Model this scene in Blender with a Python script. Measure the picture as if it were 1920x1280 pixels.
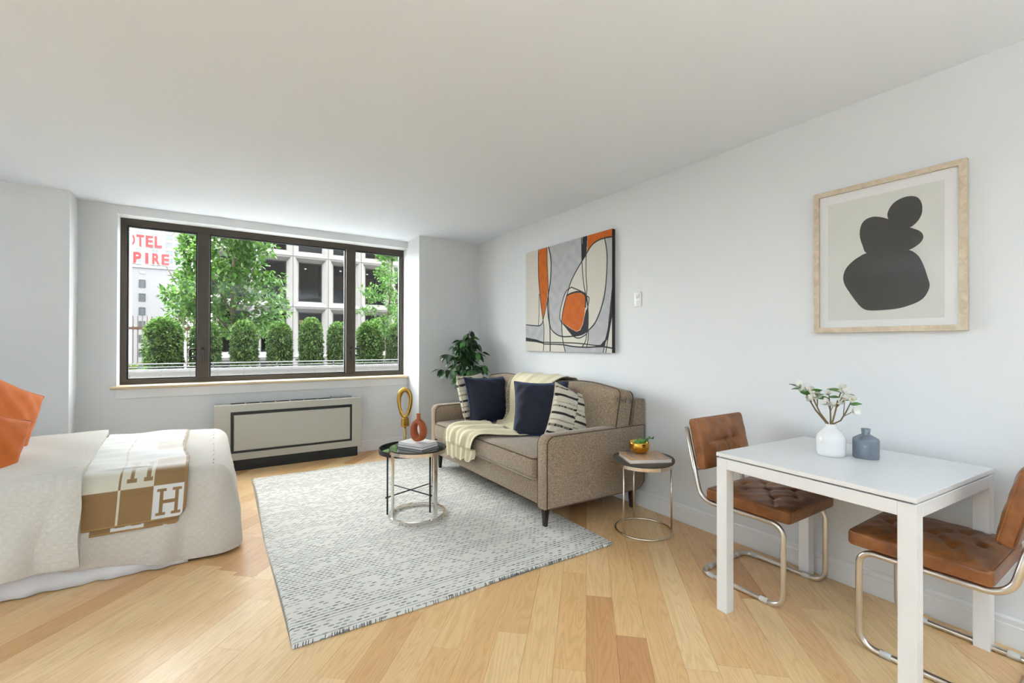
import bpy, bmesh, math, random
import numpy as np
from mathutils import Vector, Matrix

for o in list(bpy.data.objects):
    bpy.data.objects.remove(o)
scene = bpy.context.scene
COL = scene.collection
PI = math.pi
rnd = random.Random(7)

# ------------------------------------------------------------------ camera
YAW, PITCH, ROLL, FPX = math.radians(33.223), math.radians(0.279), math.radians(0.097), 855.54
cam_d = bpy.data.cameras.new('camera')
cam_d.sensor_fit = 'HORIZONTAL'
cam_d.sensor_width = 36.0
cam_d.lens = FPX * 36.0 / 1920.0
cam_d.clip_start, cam_d.clip_end = 0.05, 500
cam = bpy.data.objects.new('camera', cam_d)
COL.objects.link(cam)
_f = Vector((math.sin(YAW) * math.cos(PITCH), math.cos(YAW) * math.cos(PITCH), math.sin(PITCH)))
_r = Vector((math.cos(YAW), -math.sin(YAW), 0))
_u = _r.cross(_f)
_r2 = _r * math.cos(ROLL) + _u * math.sin(ROLL)
_u2 = -_r * math.sin(ROLL) + _u * math.cos(ROLL)
cam.matrix_world = Matrix(((_r2.x, _u2.x, -_f.x, 0), (_r2.y, _u2.y, -_f.y, 0), (_r2.z, _u2.z, -_f.z, 1.25), (0, 0, 0, 1)))
scene.camera = cam

# ------------------------------------------------------------------ world (bright overcast sky) and exposure
SKY_STRENGTH = 19.0
FILL_GLOBE_STRENGTH = 16.0
FILL_UPLIGHT_STRENGTH = 315.0
w = bpy.data.worlds.new('sky'); scene.world = w
w.use_nodes = True
bg = w.node_tree.nodes['Background']
bg.inputs['Color'].default_value = (0.96, 0.98, 1.0, 1)
bg.inputs['Strength'].default_value = SKY_STRENGTH
vs = scene.view_settings
vs.view_transform = 'Standard'
try: vs.look = 'None'
except Exception: pass
vs.exposure = 0.20
vs.gamma = 1.0
vs.use_curve_mapping = False

# ------------------------------------------------------------------ helpers
def lin(r, g, b):
    def f(c):
        c /= 255.0
        return c / 12.92 if c <= 0.04045 else ((c + 0.055) / 1.055) ** 2.4
    return (f(r), f(g), f(b), 1.0)

class NT:
    """small node-tree writer"""
    def __init__(self, name):
        self.m = bpy.data.materials.new(name); self.m.use_nodes = True
        self.t = self.m.node_tree
        self.b = self.t.nodes['Principled BSDF']
    def n(self, typ, **kw):
        nd = self.t.nodes.new(typ)
        for k, v in kw.items():
            if k in nd.inputs.keys() if isinstance(k, str) else False:
                nd.inputs[k].default_value = v
            else:
                setattr(nd, k, v)
        return nd
    def l(self, a, b):
        self.t.links.new(a, b)
    def math(self, op, a, b=None, c=None):
        nd = self.t.nodes.new('ShaderNodeMath'); nd.operation = op
        for i, v in enumerate((a, b, c)):
            if v is None: continue
            if isinstance(v, (int, float)): nd.inputs[i].default_value = v
            else: self.l(v, nd.inputs[i])
        return nd.outputs[0]
    def mix(self, fac, a, b, blend='MIX'):
        nd = self.t.nodes.new('ShaderNodeMix'); nd.data_type = 'RGBA'; nd.blend_type = blend
        for sock, v in ((nd.inputs[0], fac), (nd.inputs[6], a), (nd.inputs[7], b)):
            if isinstance(v, (int, float)): sock.default_value = v
            elif isinstance(v, tuple): sock.default_value = v
            else: self.l(v, sock)
        return nd.outputs[2]
    def coords(self, which='Object', scale=(1, 1, 1), loc=(0, 0, 0), rot=(0, 0, 0)):
        tc = self.t.nodes.new('ShaderNodeTexCoord'); mp = self.t.nodes.new('ShaderNodeMapping')
        mp.inputs['Scale'].default_value = scale; mp.inputs['Location'].default_value = loc; mp.inputs['Rotation'].default_value = rot
        self.l(tc.outputs[which], mp.inputs[0])
        return mp.outputs[0]
    def noise(self, vec, scale, detail=3, rough=0.5, dist=0.0):
        nd = self.t.nodes.new('ShaderNodeTexNoise')
        nd.inputs['Scale'].default_value = scale; nd.inputs['Detail'].default_value = detail
        nd.inputs['Roughness'].default_value = rough; nd.inputs['Distortion'].default_value = dist
        if vec is not None: self.l(vec, nd.inputs['Vector'])
        return nd.outputs['Fac']
    def ramp(self, fac, stops):
        nd = self.t.nodes.new('ShaderNodeValToRGB')
        e = nd.color_ramp.elements
        while len(e) < len(stops): e.new(0.5)
        for i, (p, c) in enumerate(stops):
            e[i].position = p; e[i].color = c if len(c) == 4 else (*c, 1)
        self.l(fac, nd.inputs[0])
        return nd.outputs[0]
    def bump(self, h, strength=0.3, dist=0.002):
        nd = self.t.nodes.new('ShaderNodeBump')
        nd.inputs['Strength'].default_value = strength; nd.inputs['Distance'].default_value = dist
        self.l(h, nd.inputs['Height']); self.l(nd.outputs[0], self.b.inputs['Normal'])
    def col(self, v):
        if isinstance(v, tuple): self.b.inputs['Base Color'].default_value = v
        else: self.l(v, self.b.inputs['Base Color'])
    def set(self, **kw):
        for k, v in kw.items():
            self.b.inputs[k.replace('_', ' ')].default_value = v
        return self

def plain(name, c, rough=0.5, metal=0.0, var=0.05, nscale=40, bump=0.0, bdist=0.001, spec=0.5, sheen=0.0):
    t = NT(name)
    v = t.coords('Object')
    f = t.noise(v, nscale, 3)
    a = tuple(max(0, x * (1 - var)) for x in c[:3]) + (1,)
    b = tuple(min(1, x * (1 + var)) for x in c[:3]) + (1,)
    t.col(t.mix(f, a, b))
    t.set(Roughness=rough, Metallic=metal)
    t.b.inputs['Specular IOR Level'].default_value = spec
    if sheen:
        t.b.inputs['Sheen Weight'].default_value = sheen
        t.b.inputs['Sheen Roughness'].default_value = 0.4
    if bump: t.bump(f, bump, bdist)
    return t.m

def link(o, parent=None):
    COL.objects.link(o)
    if parent is not None: o.parent = parent
    return o

def tag(o, label=None, cat=None, group=None, kind=None):
    if label: o['label'] = label
    if cat: o['category'] = cat
    if group: o['group'] = group
    if kind: o['kind'] = kind
    return o

def empty(name, loc=(0, 0, 0), rz=0.0):
    o = bpy.data.objects.new(name, None); link(o)
    o.empty_display_size = 0.05
    o.location = loc; o.rotation_euler = (0, 0, rz)
    return o

def obj(name, vf, mat, parent=None, smooth=False, mats=None):
    v, f = vf[0], vf[1]
    me = bpy.data.meshes.new(name)
    me.from_pydata([tuple(map(float, p)) for p in v], [], [tuple(int(i) for i in q) for q in f])
    if smooth: me.polygons.foreach_set('use_smooth', [True] * len(me.polygons))
    me.materials.append(mat)
    me.update()
    return link(bpy.data.objects.new(name, me), parent)

def share(name, src, parent=None, mw=None):
    o = bpy.data.objects.new(name, src.data); link(o, parent)
    if mw is not None: o.matrix_local = mw
    return o

def join(*vfs):
    V, F = [], []
    for v, f in vfs:
        k = len(V); V += [tuple(p) for p in v]; F += [tuple(i + k for i in q) for q in f]
    return V, F

def box(x0, x1, y0, y1, z0, z1):
    v = [(x0, y0, z0), (x1, y0, z0), (x1, y1, z0), (x0, y1, z0), (x0, y0, z1), (x1, y0, z1), (x1, y1, z1), (x0, y1, z1)]
    return v, [(3, 2, 1, 0), (4, 5, 6, 7), (0, 1, 5, 4), (1, 2, 6, 5), (2, 3, 7, 6), (3, 0, 4, 7)]

def bevbox(x0, x1, y0, y1, z0, z1, r=0.003, seg=2):
    bm = bmesh.new()
    v, f = box(x0, x1, y0, y1, z0, z1)
    vs_ = [bm.verts.new(p) for p in v]
    for q in f: bm.faces.new([vs_[i] for i in q])
    bmesh.ops.bevel(bm, geom=bm.edges[:], offset=r, segments=seg, profile=0.5, affect='EDGES')
    bm.verts.index_update()
    out = ([tuple(p.co) for p in bm.verts], [tuple(p.index for p in q.verts) for q in bm.faces])
    bm.free(); return out

def rbox(sx, sy, sz, r, n=8, k=4, fn=None):
    """rounded box centred on the origin from a fine grid; fn(V array)->V reshapes it"""
    def line(s):
        h = s / 2
        a = np.linspace(-h, -h + r, k + 1)[:-1]; b = np.linspace(-h + r, h - r, n + 1); c = np.linspace(h - r, h, k + 1)[1:]
        return np.concatenate([a, b, c])
    L = [line(sx), line(sy), line(sz)]; H = [sx / 2, sy / 2, sz / 2]
    V, F = [], []
    for ax in range(3):
        i, j = [(1, 2), (2, 0), (0, 1)][ax]
        for sgn in (-1, 1):
            U, W = np.meshgrid(L[i], L[j], indexing='ij')
            P = np.zeros(U.shape + (3,)); P[..., i] = U; P[..., j] = W; P[..., ax] = sgn * H[ax]
            b0 = len(V); a, b = U.shape
            V += [tuple(p) for p in P.reshape(-1, 3)]
            for x in range(a - 1):
                for y in range(b - 1):
                    q = (b0 + x * b + y, b0 + (x + 1) * b + y, b0 + (x + 1) * b + y + 1, b0 + x * b + y + 1)
                    F.append(q if sgn > 0 else q[::-1])
    V = np.array(V)
    inner = np.clip(V, -(np.array(H) - r), np.array(H) - r)
    d = V - inner; ln = np.linalg.norm(d, axis=1, keepdims=True); ln[ln == 0] = 1
    V = inner + d / ln * r
    key = {}; idx = []
    NV = []
    for p in V:
        t = tuple(np.round(p, 6))
        if t not in key: key[t] = len(NV); NV.append(p)
        idx.append(key[t])
    F = [tuple(idx[i] for i in q) for q in F]
    NV = np.array(NV)
    if fn is not None: NV = fn(NV)
    return NV, F

def round_path(pts, rad, n=6, closed=False):
    P = [Vector(p) for p in pts]; out = []
    N = len(P)
    for i in range(N):
        if not closed and i in (0, N - 1): out.append(P[i]); continue
        a, b, c = P[i - 1], P[i], P[(i + 1) % N]
        r_ = rad if isinstance(rad, (int, float)) else rad[i]
        u, v = (a - b), (c - b)
        ang = u.angle(v)
        t = min(r_ / math.tan(ang / 2), u.length * 0.49, v.length * 0.49)
        p0, p1 = b + u.normalized() * t, b + v.normalized() * t
        rr = t * math.tan(ang / 2)
        cen = b + (u.normalized() + v.normalized()).normalized() * (rr / math.sin(ang / 2))
        e0, e1 = p0 - cen, p1 - cen
        tot = e0.angle(e1) if e0.length > 1e-9 and e1.length > 1e-9 else 0
        for k in range(n + 1):
            f = k / n
            if tot < 1e-4: out.append(p0.lerp(p1, f)); continue
            q = (e0 * math.sin((1 - f) * tot) + e1 * math.sin(f * tot)) / math.sin(tot)
            out.append(cen + q)
    return out

def tube(path, r, seg=10, closed=False, flat=None):
    """tube swept along a path; r number or per-point list; flat=(a,b) gives a rectangular bar"""
    P = [Vector(p) for p in path]; N = len(P)
    V, F = [], []
    T = []
    for i in range(N):
        if closed: t = P[(i + 1) % N] - P[i - 1]
        else: t = P[min(i + 1, N - 1)] - P[max(i - 1, 0)]
        T.append(t.normalized())
    up = Vector((0, 0, 1)) if abs(T[0].z) < 0.9 else Vector((1, 0, 0))
    nrm = (up - T[0] * up.dot(T[0])).normalized()
    for i in range(N):
        nrm = (nrm - T[i] * nrm.dot(T[i]))
        nrm = nrm.normalized() if nrm.length > 1e-6 else T[i].orthogonal().normalized()
        bn = T[i].cross(nrm)
        rr = r if isinstance(r, (int, float)) else r[i]
        if flat:
            a, b = flat
            for s, t in ((-1, -1), (1, -1), (1, 1), (-1, 1)): V.append(P[i] + nrm * a / 2 * s + bn * b / 2 * t)
        else:
            for k in range(seg):
                th = 2 * PI * k / seg
                V.append(P[i] + nrm * rr * math.cos(th) + bn * rr * math.sin(th))
    S = 4 if flat else seg
    for i in range(N if closed else N - 1):
        j = (i + 1) % N
        for k in range(S):
            F.append((i * S + k, i * S + (k + 1) % S, j * S + (k + 1) % S, j * S + k))
    if not closed:
        F.append(tuple(range(S))[::-1]); F.append(tuple((N - 1) * S + k for k in range(S)))
    return [tuple(p) for p in V], F

def circle(cx, cy, z, r, n=48):
    return [(cx + r * math.cos(2 * PI * k / n), cy + r * math.sin(2 * PI * k / n), z) for k in range(n)]

def lathe(prof, n=32, cx=0, cy=0, cz=0):
    V, F = [], []
    for (r, z) in prof:
        for k in range(n):
            a = 2 * PI * k / n
            V.append((cx + r * math.cos(a), cy + r * math.sin(a), cz + z))
    m = len(prof)
    for i in range(m - 1):
        for k in range(n):
            F.append((i * n + k, i * n + (k + 1) % n, (i + 1) * n + (k + 1) % n, (i + 1) * n + k))
    if prof[0][0] > 1e-5: F.append(tuple(range(n))[::-1])
    if prof[-1][0] > 1e-5: F.append(tuple((m - 1) * n + k for k in range(n)))
    return V, F

def grid(nu, nv, fn, flip=False):
    V, F = [], []
    for i in range(nu + 1):
        for j in range(nv + 1): V.append(fn(i / nu, j / nv))
    for i in range(nu):
        for j in range(nv):
            q = (i * (nv + 1) + j, (i + 1) * (nv + 1) + j, (i + 1) * (nv + 1) + j + 1, i * (nv + 1) + j + 1)
            F.append(q[::-1] if flip else q)
    return V, F

def solidify(o, t, offset=0.0):
    m = o.modifiers.new('thickness', 'SOLIDIFY'); m.thickness = t; m.offset = offset
    return o

def prism(poly, axis, a, b):
    """extrude a 2-D polygon along axis from a to b; the polygon holds the two other coordinates in xyz order"""
    def P(p, c):
        q = list(p); q.insert(axis, c); return tuple(q)
    n = len(poly)
    V = [P(p, a) for p in poly] + [P(p, b) for p in poly]
    F = [tuple(range(n))[::-1], tuple(range(n, 2 * n))] + [(i, (i + 1) % n, n + (i + 1) % n, n + i) for i in range(n)]
    return V, F

def fix_normals(o):
    bm = bmesh.new(); bm.from_mesh(o.data); bmesh.ops.recalc_face_normals(bm, faces=bm.faces[:]); bm.to_mesh(o.data); bm.free()
    return o

def vcol(o, C, name='Col'):
    at = o.data.color_attributes.new(name, 'FLOAT_COLOR', 'POINT')
    a = np.ones((len(o.data.vertices), 4), dtype=np.float32); a[:, :3] = np.array(C)[:, :3]
    at.data.foreach_set('color', a.ravel())

def smoothstep(a, b, x):
    t = np.clip((x - a) / (b - a), 0, 1); return t * t * (3 - 2 * t)

# ------------------------------------------------------------------ shared materials
M = {}
M['wall'] = plain('wall paint', (0.735, 0.752, 0.762, 1), 0.75, var=0.012, nscale=300, bump=0.04, bdist=0.0005, spec=0.3)
M['ceil'] = plain('ceiling paint', (0.85, 0.905, 0.975, 1), 0.85, var=0.01, nscale=200, bump=0.03, bdist=0.0005, spec=0.2)
M['trim'] = plain('white trim paint', (0.80, 0.80, 0.80, 1), 0.4, var=0.01)
M['white_gloss'] = plain('white lacquer', (0.80, 0.80, 0.795, 1), 0.32, var=0.01)
M['bronze'] = plain('dark bronze aluminium', lin(66, 59, 50), 0.42, 0.25, var=0.08, nscale=15)
M['black'] = plain('black satin metal', (0.018, 0.018, 0.02, 1), 0.42, 0.3, var=0.2)
M['blackflat'] = plain('flat black', (0.012, 0.012, 0.013, 1), 0.6, var=0.2)
M['chrome'] = plain('polished chrome', (0.80, 0.77, 0.73, 1), 0.14, 1.0, var=0.03)
M['steel'] = plain('brushed steel tube', (0.62, 0.585, 0.54, 1), 0.30, 1.0, var=0.06, nscale=120)
M['nickel'] = plain('warm nickel', (0.72, 0.64, 0.53, 1), 0.25, 1.0, var=0.04)
M['brass'] = plain('antique brass', lin(196, 160, 84), 0.27, 1.0, var=0.08, nscale=25)
M['gold'] = plain('gold bowl metal', lin(205, 158, 70), 0.16, 1.0, var=0.05)
M['legwood'] = plain('dark stained leg wood', lin(46, 34, 28), 0.45, var=0.25, nscale=30)

def wood(name, c0, c1, scale=(3, 40, 40), rough=0.45):
    t = NT(name); v = t.coords('Object', scale)
    f = t.noise(v, 2.0, 5, 0.6, 0.6)
    t.col(t.ramp(f, [(0.3, c0), (0.7, c1)])); t.set(Roughness=rough); t.bump(f, 0.12, 0.001)
    return t.m
M['sillwood'] = wood('sill oak', lin(196, 172, 136), lin(222, 202, 168), (3, 30, 30))
M['framewood'] = wood('weathered frame wood', lin(180, 162, 136), lin(212, 198, 176), (40, 12, 12))

def glass_mat(name, tint=(0.97, 0.985, 0.98, 1), ior=1.45, refl=1.0):
    t = NT(name); nt = t.t
    nt.nodes.remove(t.b)
    tr = nt.nodes.new('ShaderNodeBsdfTransparent'); tr.inputs[0].default_value = tint
    gl = nt.nodes.new('ShaderNodeBsdfGlossy'); gl.inputs['Roughness'].default_value = 0.01
    fr = nt.nodes.new('ShaderNodeFresnel'); fr.inputs[0].default_value = ior
    mx = nt.nodes.new('ShaderNodeMixShader')
    f = t.math('MULTIPLY', fr.outputs[0], refl)
    t.l(f, mx.inputs[0]); t.l(tr.outputs[0], mx.inputs[1]); t.l(gl.outputs[0], mx.inputs[2])
    t.l(mx.outputs[0], nt.nodes['Material Output'].inputs[0])
    return t.m
M['glass'] = glass_mat('window glass', refl=0.45)
M['artglass'] = glass_mat('picture glass', (1.0, 1.0, 1.0, 1), refl=0.45)

def vc_mat(name, rough=0.8, bump=0.0, nscale=200, bdist=0.001, sheen=0.0, var=0.06):
    t = NT(name)
    a = t.t.nodes.new('ShaderNodeVertexColor'); a.layer_name = 'Col'
    f = t.noise(t.coords('Object'), nscale, 3)
    t.col(t.mix(1.0, a.outputs[0], t.ramp(f, [(0.3, (1 - var * 2,) * 3), (0.7, (1, 1, 1))]), 'MULTIPLY'))
    t.set(Roughness=rough)
    t.b.inputs['Specular IOR Level'].default_value = 0.25
    if sheen: t.b.inputs['Sheen Weight'].default_value = sheen
    if bump: t.bump(f, bump, bdist)
    return t.m

# oak floor: tone per plank from an attribute, grain from object space
def oak_floor():
    t = NT('oak plank floor')
    a = t.t.nodes.new('ShaderNodeVertexColor'); a.layer_name = 'Col'
    sp = t.t.nodes.new('ShaderNodeSeparateColor'); t.l(a.outputs[0], sp.inputs[0])
    tc = t.t.nodes.new('ShaderNodeTexCoord')
    ad = t.t.nodes.new('ShaderNodeVectorMath'); ad.operation = 'MULTIPLY_ADD'
    ad.inputs[1].default_value = (31.0, 17.0, 9.0); t.l(a.outputs[0], ad.inputs[0]); t.l(tc.outputs['Object'], ad.inputs[2])
    mp = t.t.nodes.new('ShaderNodeMapping'); mp.inputs['Scale'].default_value = (0.9, 7.5, 1); t.l(ad.outputs[0], mp.inputs[0])
    big = t.noise(mp.outputs[0], 1.3, 2, 0.5, 0.35)
    ring = t.math('SINE', t.math('MULTIPLY', big, 95.0))
    ring = t.math('POWER', t.math('MULTIPLY_ADD', ring, 0.5, 0.5), 2.2)
    mp2 = t.t.nodes.new('ShaderNodeMapping'); mp2.inputs['Scale'].default_value = (5, 260, 1); t.l(ad.outputs[0], mp2.inputs[0])
    pore = t.noise(mp2.outputs[0], 1.0, 3, 0.6)
    mp3 = t.t.nodes.new('ShaderNodeMapping'); mp3.inputs['Scale'].default_value = (1.2, 9, 1); t.l(ad.outputs[0], mp3.inputs[0])
    blot = t.noise(mp3.outputs[0], 2.0, 3, 0.5)
    base = t.ramp(sp.outputs[0], [(0.0, lin(192, 142, 94)), (0.14, lin(219, 176, 122)), (0.45, lin(227, 190, 138)), (0.75, lin(233, 202, 152)), (1.0, lin(222, 180, 132))])
    c = t.mix(t.math('MULTIPLY', ring, 0.34), base, t.mix(1.0, base, (0.70, 0.58, 0.46, 1), 'MULTIPLY'))
    c = t.mix(t.math('MULTIPLY', t.math('SUBTRACT', 0.60, pore), 0.85), c, t.mix(1.0, base, (0.68, 0.55, 0.42, 1), 'MULTIPLY'))
    c = t.mix(t.math('MULTIPLY', t.math('SUBTRACT', blot, 0.42), 0.30), c, t.mix(1.0, base, (0.86, 0.75, 0.62, 1), 'MULTIPLY'))
    t.col(c)
    t.set(Roughness=0.33)
    t.b.inputs['Specular IOR Level'].default_value = 0.55
    t.bump(t.math('MULTIPLY_ADD', ring, -0.5, pore), 0.10, 0.0012)
    return t.m
M['oak'] = oak_floor()

# ------------------------------------------------------------------ room shell
XL, XR, YB, YW, ZC = -4.4, 2.775, -3.4, 5.38, 2.497
OX0, OX1, OZ0, OZ1 = -0.725, 2.0, 0.86, 2.418          # window opening
def struct(name, vf, mat, label, cat, parent=None, smooth=False):
    o = obj(name, vf, mat, parent, smooth)
    if parent is None: tag(o, label, cat, kind='structure')
    return o

sub = struct('floor', box(XL - 0.1, XR + 0.1, YB - 0.1, YW + 0.25, -0.12, -0.012), plain('subfloor', lin(96, 66, 40), 0.8), 'oak plank floor laid diagonally across the whole room', 'floor')
# planks laid at 47.5 degrees, clipped to the room
A = math.radians(47.5); ca, sa = math.cos(A), math.sin(A); PW = 0.1255
def clip(poly, n, d):
    out = []
    for i in range(len(poly)):
        p, q = poly[i], poly[(i + 1) % len(poly)]
        fp, fq = n[0] * p[0] + n[1] * p[1] - d, n[0] * q[0] + n[1] * q[1] - d
        if fp <= 0: out.append(p)
        if fp * fq < 0:
            t = fp / (fp - fq); out.append((p[0] + (q[0] - p[0]) * t, p[1] + (q[1] - p[1]) * t))
    return out
planks = []
rp = random.Random(21)
for r_ in range(-60, 70):
    u = -9.0 + rp.random() * 1.2
    while u < 9.5:
        L_ = rp.choice([0.38, 0.55, 0.75, 0.95, 1.2, 1.5, 1.9])
        g = 0.0004
        loc = [(u + g, r_ * PW + g), (u + L_ - g, r_ * PW + g), (u + L_ - g, (r_ + 1) * PW - g), (u + g, (r_ + 1) * PW - g)]
        wp = [(a * ca - b * sa, a * sa + b * ca) for a, b in loc]
        for n, d in (((1, 0), XR - 0.016), ((-1, 0), -XL), ((0, 1), YW - 0.016), ((0, -1), -YB)):
            if wp: wp = clip(wp, n, d)
        u += L_
        if len(wp) >= 3:
            ar = 0.5 * abs(sum(wp[i][0] * wp[(i + 1) % len(wp)][1] - wp[(i + 1) % len(wp)][0] * wp[i][1] for i in range(len(wp))))
            if ar > 0.0005:
                cx, cy = sum(p[0] for p in wp) / len(wp), sum(p[1] for p in wp) / len(wp)
                dep = cx * math.sin(YAW) + cy * math.cos(YAW); lat = cx * math.cos(YAW) - cy * math.sin(YAW)
                hid = (cy > 3.2 and cx < -0.2) or (0.35 < cx < 1.75 and 2.2 < cy < 4.7)
                vis = dep > 1.3 and abs(lat) < dep * 1.2 + 0.3 and not hid
                planks.append((0 if vis else 1, dep, wp, (rp.random(), rp.random(), rp.random())))
planks.sort(key=lambda p: (p[0], p[1]))
RV, RF, RC = [], [], []
for k, (nv, dep, wp, cc) in enumerate(planks):
    lp = [(x * ca + y * sa, -x * sa + y * ca) for x, y in wp]
    if k < 300 and nv == 0:
        mx, my = sum(p[0] for p in lp) / len(lp), sum(p[1] for p in lp) / len(lp)
        o = obj('plank', prism([(p[0] - mx, p[1] - my) for p in lp], 2, -0.012, 0.0), M['oak'], sub)
        o.location = (mx * ca - my * sa, mx * sa + my * ca, 0); o.rotation_euler = (0, 0, A)
        vcol(o, [cc] * len(o.data.vertices))
    else:
        v, f = prism(lp, 2, -0.012, 0.0)
        b = len(RV); RV += v; RF += [tuple(i + b for i in q) for q in f]; RC += [cc] * len(v)
o = obj('plank_field', (RV, RF), M['oak'], sub); o.rotation_euler = (0, 0, A); vcol(o, RC); o['kind'] = 'stuff'

struct('ceiling', box(XL - 0.1, XR + 0.1, YB - 0.1, YW + 0.25, ZC, ZC + 0.12), M['ceil'], 'smooth white painted ceiling over the whole room', 'ceiling')
struct('wall_right', box(XR, XR + 0.12, YB - 0.1, YW + 0.25, -0.1, ZC), M['wall'], 'long pale grey wall hung with the two artworks', 'wall')
struct('wall_far', join(box(XL, OX0, YW, YW + 0.25, -0.1, ZC), box(OX1, XR, YW, YW + 0.25, -0.1, ZC),
       box(OX0, OX1, YW, YW + 0.25, -0.1, OZ0 - 0.025), box(OX0, OX1, YW, YW + 0.25, OZ1, ZC)), M['wall'], 'pale grey wall holding the wide window', 'wall')
struct('wall_far_left', box(XL, -0.985, 5.10, YW, 0, ZC), M['wall'], 'pale grey wall bump-out behind the orange pillows', 'wall')
struct('wall_far_right', box(1.99, XR, 5.0, YW, 0, ZC), M['wall'], 'pale grey corner column behind the leafy plant', 'wall')
struct('wall_left', box(XL - 0.12, XL, YB - 0.1, YW + 0.25, -0.1, ZC), M['wall'], 'pale grey wall at the head of the bed', 'wall')
struct('wall_back', box(XL, XR, YB - 0.12, YB, -0.1, ZC), M['wall'], 'pale grey wall behind the viewpoint', 'wall')

def baseboard(name, x0, x1, y0, y1, horiz, sgn, label):
    # profile: tall flat board with a small stepped cap; sgn is the side the board projects to
    if horiz:
        prof = [(0, 0), (sgn * 0.015, 0), (sgn * 0.015, 0.088), (sgn * 0.011, 0.092), (sgn * 0.011, 0.112), (sgn * 0.004, 0.120), (0, 0.120)]
        vf = prism([(y0 + a, b) for a, b in prof], 0, x0, x1)
    else:
        prof = [(0, 0), (sgn * 0.015, 0), (sgn * 0.015, 0.088), (sgn * 0.011, 0.092), (sgn * 0.011, 0.112), (sgn * 0.004, 0.120), (0, 0.120)]
        vf = prism([(x0 + a, b) for a, b in prof], 1, y0, y1)
    return fix_normals(struct(name, vf, M['trim'], label, 'baseboard'))
baseboard('baseboard_right', XR, XR, YB, 5.0, False, -1, 'white baseboard running along the long right wall')
baseboard('baseboard_far', -0.985, 1.99, YW, YW, True, -1, 'white baseboard under the wide window')
baseboard('baseboard_far_left', XL, -0.985, 5.10, 5.10, True, -1, 'white baseboard of the wall behind the bed')
baseboard('baseboard_far_right', 1.99, XR - 0.015, 5.0, 5.0, True, -1, 'white baseboard of the corner column')
baseboard('baseboard_left', XL, XL, YB, 5.1, False, 1, 'white baseboard of the wall at the bed head')

# sill and apron
sill = struct('trim_1', bevbox(-0.765, 1.995, 5.325, YW + 0.17, OZ0 - 0.026, OZ0, 0.008, 3), M['sillwood'], 'pale oak window sill board under the wide window', 'window sill', smooth=True)
struct('trim_2', bevbox(-0.735, 1.985, YW - 0.018, YW, 0.748, OZ0 - 0.026, 0.002, 1), M['trim'], 'white painted apron board below the oak window sill', 'trim')

# window: frame, mullions, sashes, panes, handles
win = empty('window_1', ((OX0 + OX1) / 2, 5.56, OZ0)); tag(win, 'wide three-pane window in dark bronze frame', 'window', kind='structure')
WI = win.matrix_basis.inverted() if False else Matrix.Translation((-(OX0 + OX1) / 2, -5.56, -OZ0))
def wpart(name, vf, mat, parent=win, smooth=False):
    v = [tuple(WI @ Vector(p)) for p in vf[0]]
    return obj(name, (v, vf[1]), mat, parent, smooth)
fy0, fy1 = 5.545, 5.615
fr = wpart('frame', join(box(OX0, OX1, fy0, fy1, OZ1 - 0.062, OZ1), box(OX0, OX1, fy0, fy1, OZ0, OZ0 + 0.045),
      box(OX0, OX0 + 0.045, fy0, fy1, OZ0 + 0.045, OZ1 - 0.062), box(OX1 - 0.04, OX1, fy0, fy1, OZ0 + 0.045, OZ1 - 0.062)), M['bronze'])
MU = [(-0.135, -0.032), (1.300, 1.405)]
for a, b in MU:
    wpart('mullion', join(bevbox(a, b, fy0 - 0.022, fy1, OZ0 + 0.045, OZ1 - 0.062, 0.003, 1)), M['bronze'])
PX = [(OX0 + 0.045, MU[0][0]), (MU[0][1], MU[1][0]), (MU[1][1], OX1 - 0.04)]
for a, b in PX:
    z0, z1, t = OZ0 + 0.045, OZ1 - 0.062, 0.012
    s = wpart('sash', join(box(a, a + t, 5.565, 5.60, z0, z1), box(b - t, b, 5.565, 5.60, z0, z1), box(a + t, b - t, 5.565, 5.60, z0, z0 + t), box(a + t, b - t, 5.565, 5.60, z1 - t, z1)), M['black'])
    p = obj('pane', ([tuple(WI @ Vector(q)) for q in box(a + t, b - t, 5.580, 5.586, z0 + t, z1 - t)[0]], box(0, 1, 0, 1, 0, 1)[1]), M['glass'], s)
for xm, sd in ((-0.088, -1), (1.355, 1)):
    wpart('handle', join(box(xm - 0.013, xm + 0.013, 5.513, 5.524, 1.12, 1.21), tube(round_path([(xm, 5.52, 1.175), (xm, 5.490, 1.175), (xm, 5.482, 1.05)], 0.01, 4), 0.009, 8)), M['blackflat'], smooth=True)
    xe = xm + sd * 0.048
    wpart('pull_bracket', tube(round_path([(xe, 5.535, 1.19), (xe + sd * 0.058, 5.535, 1.19), (xe + sd * 0.058, 5.535, 1.11), (xe, 5.535, 1.11)], 0.018, 4), 0.010, 8), M['blackflat'], smooth=True)

# a panelled door in the left wall, seen only in reflections
dr = empty('door_1', (XL + 0.02, 0.9, 0)); tag(dr, 'white panelled door in the wall at the bed head', 'door', kind='structure')
obj('slab', box(0, 0.035, -0.42, 0.42, 0.005, 2.05), M['trim'], dr)
for z0, z1 in ((0.25, 0.95), (1.1, 1.9)):
    obj('panel', bevbox(0.03, 0.045, -0.3, 0.3, z0, z1, 0.006, 1), M['trim'], dr)
obj('casing', join(box(-0.02, 0.04, -0.52, -0.425, 0, 2.15), box(-0.02, 0.04, 0.425, 0.52, 0, 2.15), box(-0.02, 0.04, -0.425, 0.425, 2.055, 2.15)), M['trim'], dr)
obj('handle', tube(round_path([(0.035, 0.36, 1.0), (0.085, 0.36, 1.0), (0.085, 0.24, 1.0)], 0.015, 4), 0.01, 8), M['nickel'], dr, True)

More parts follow.
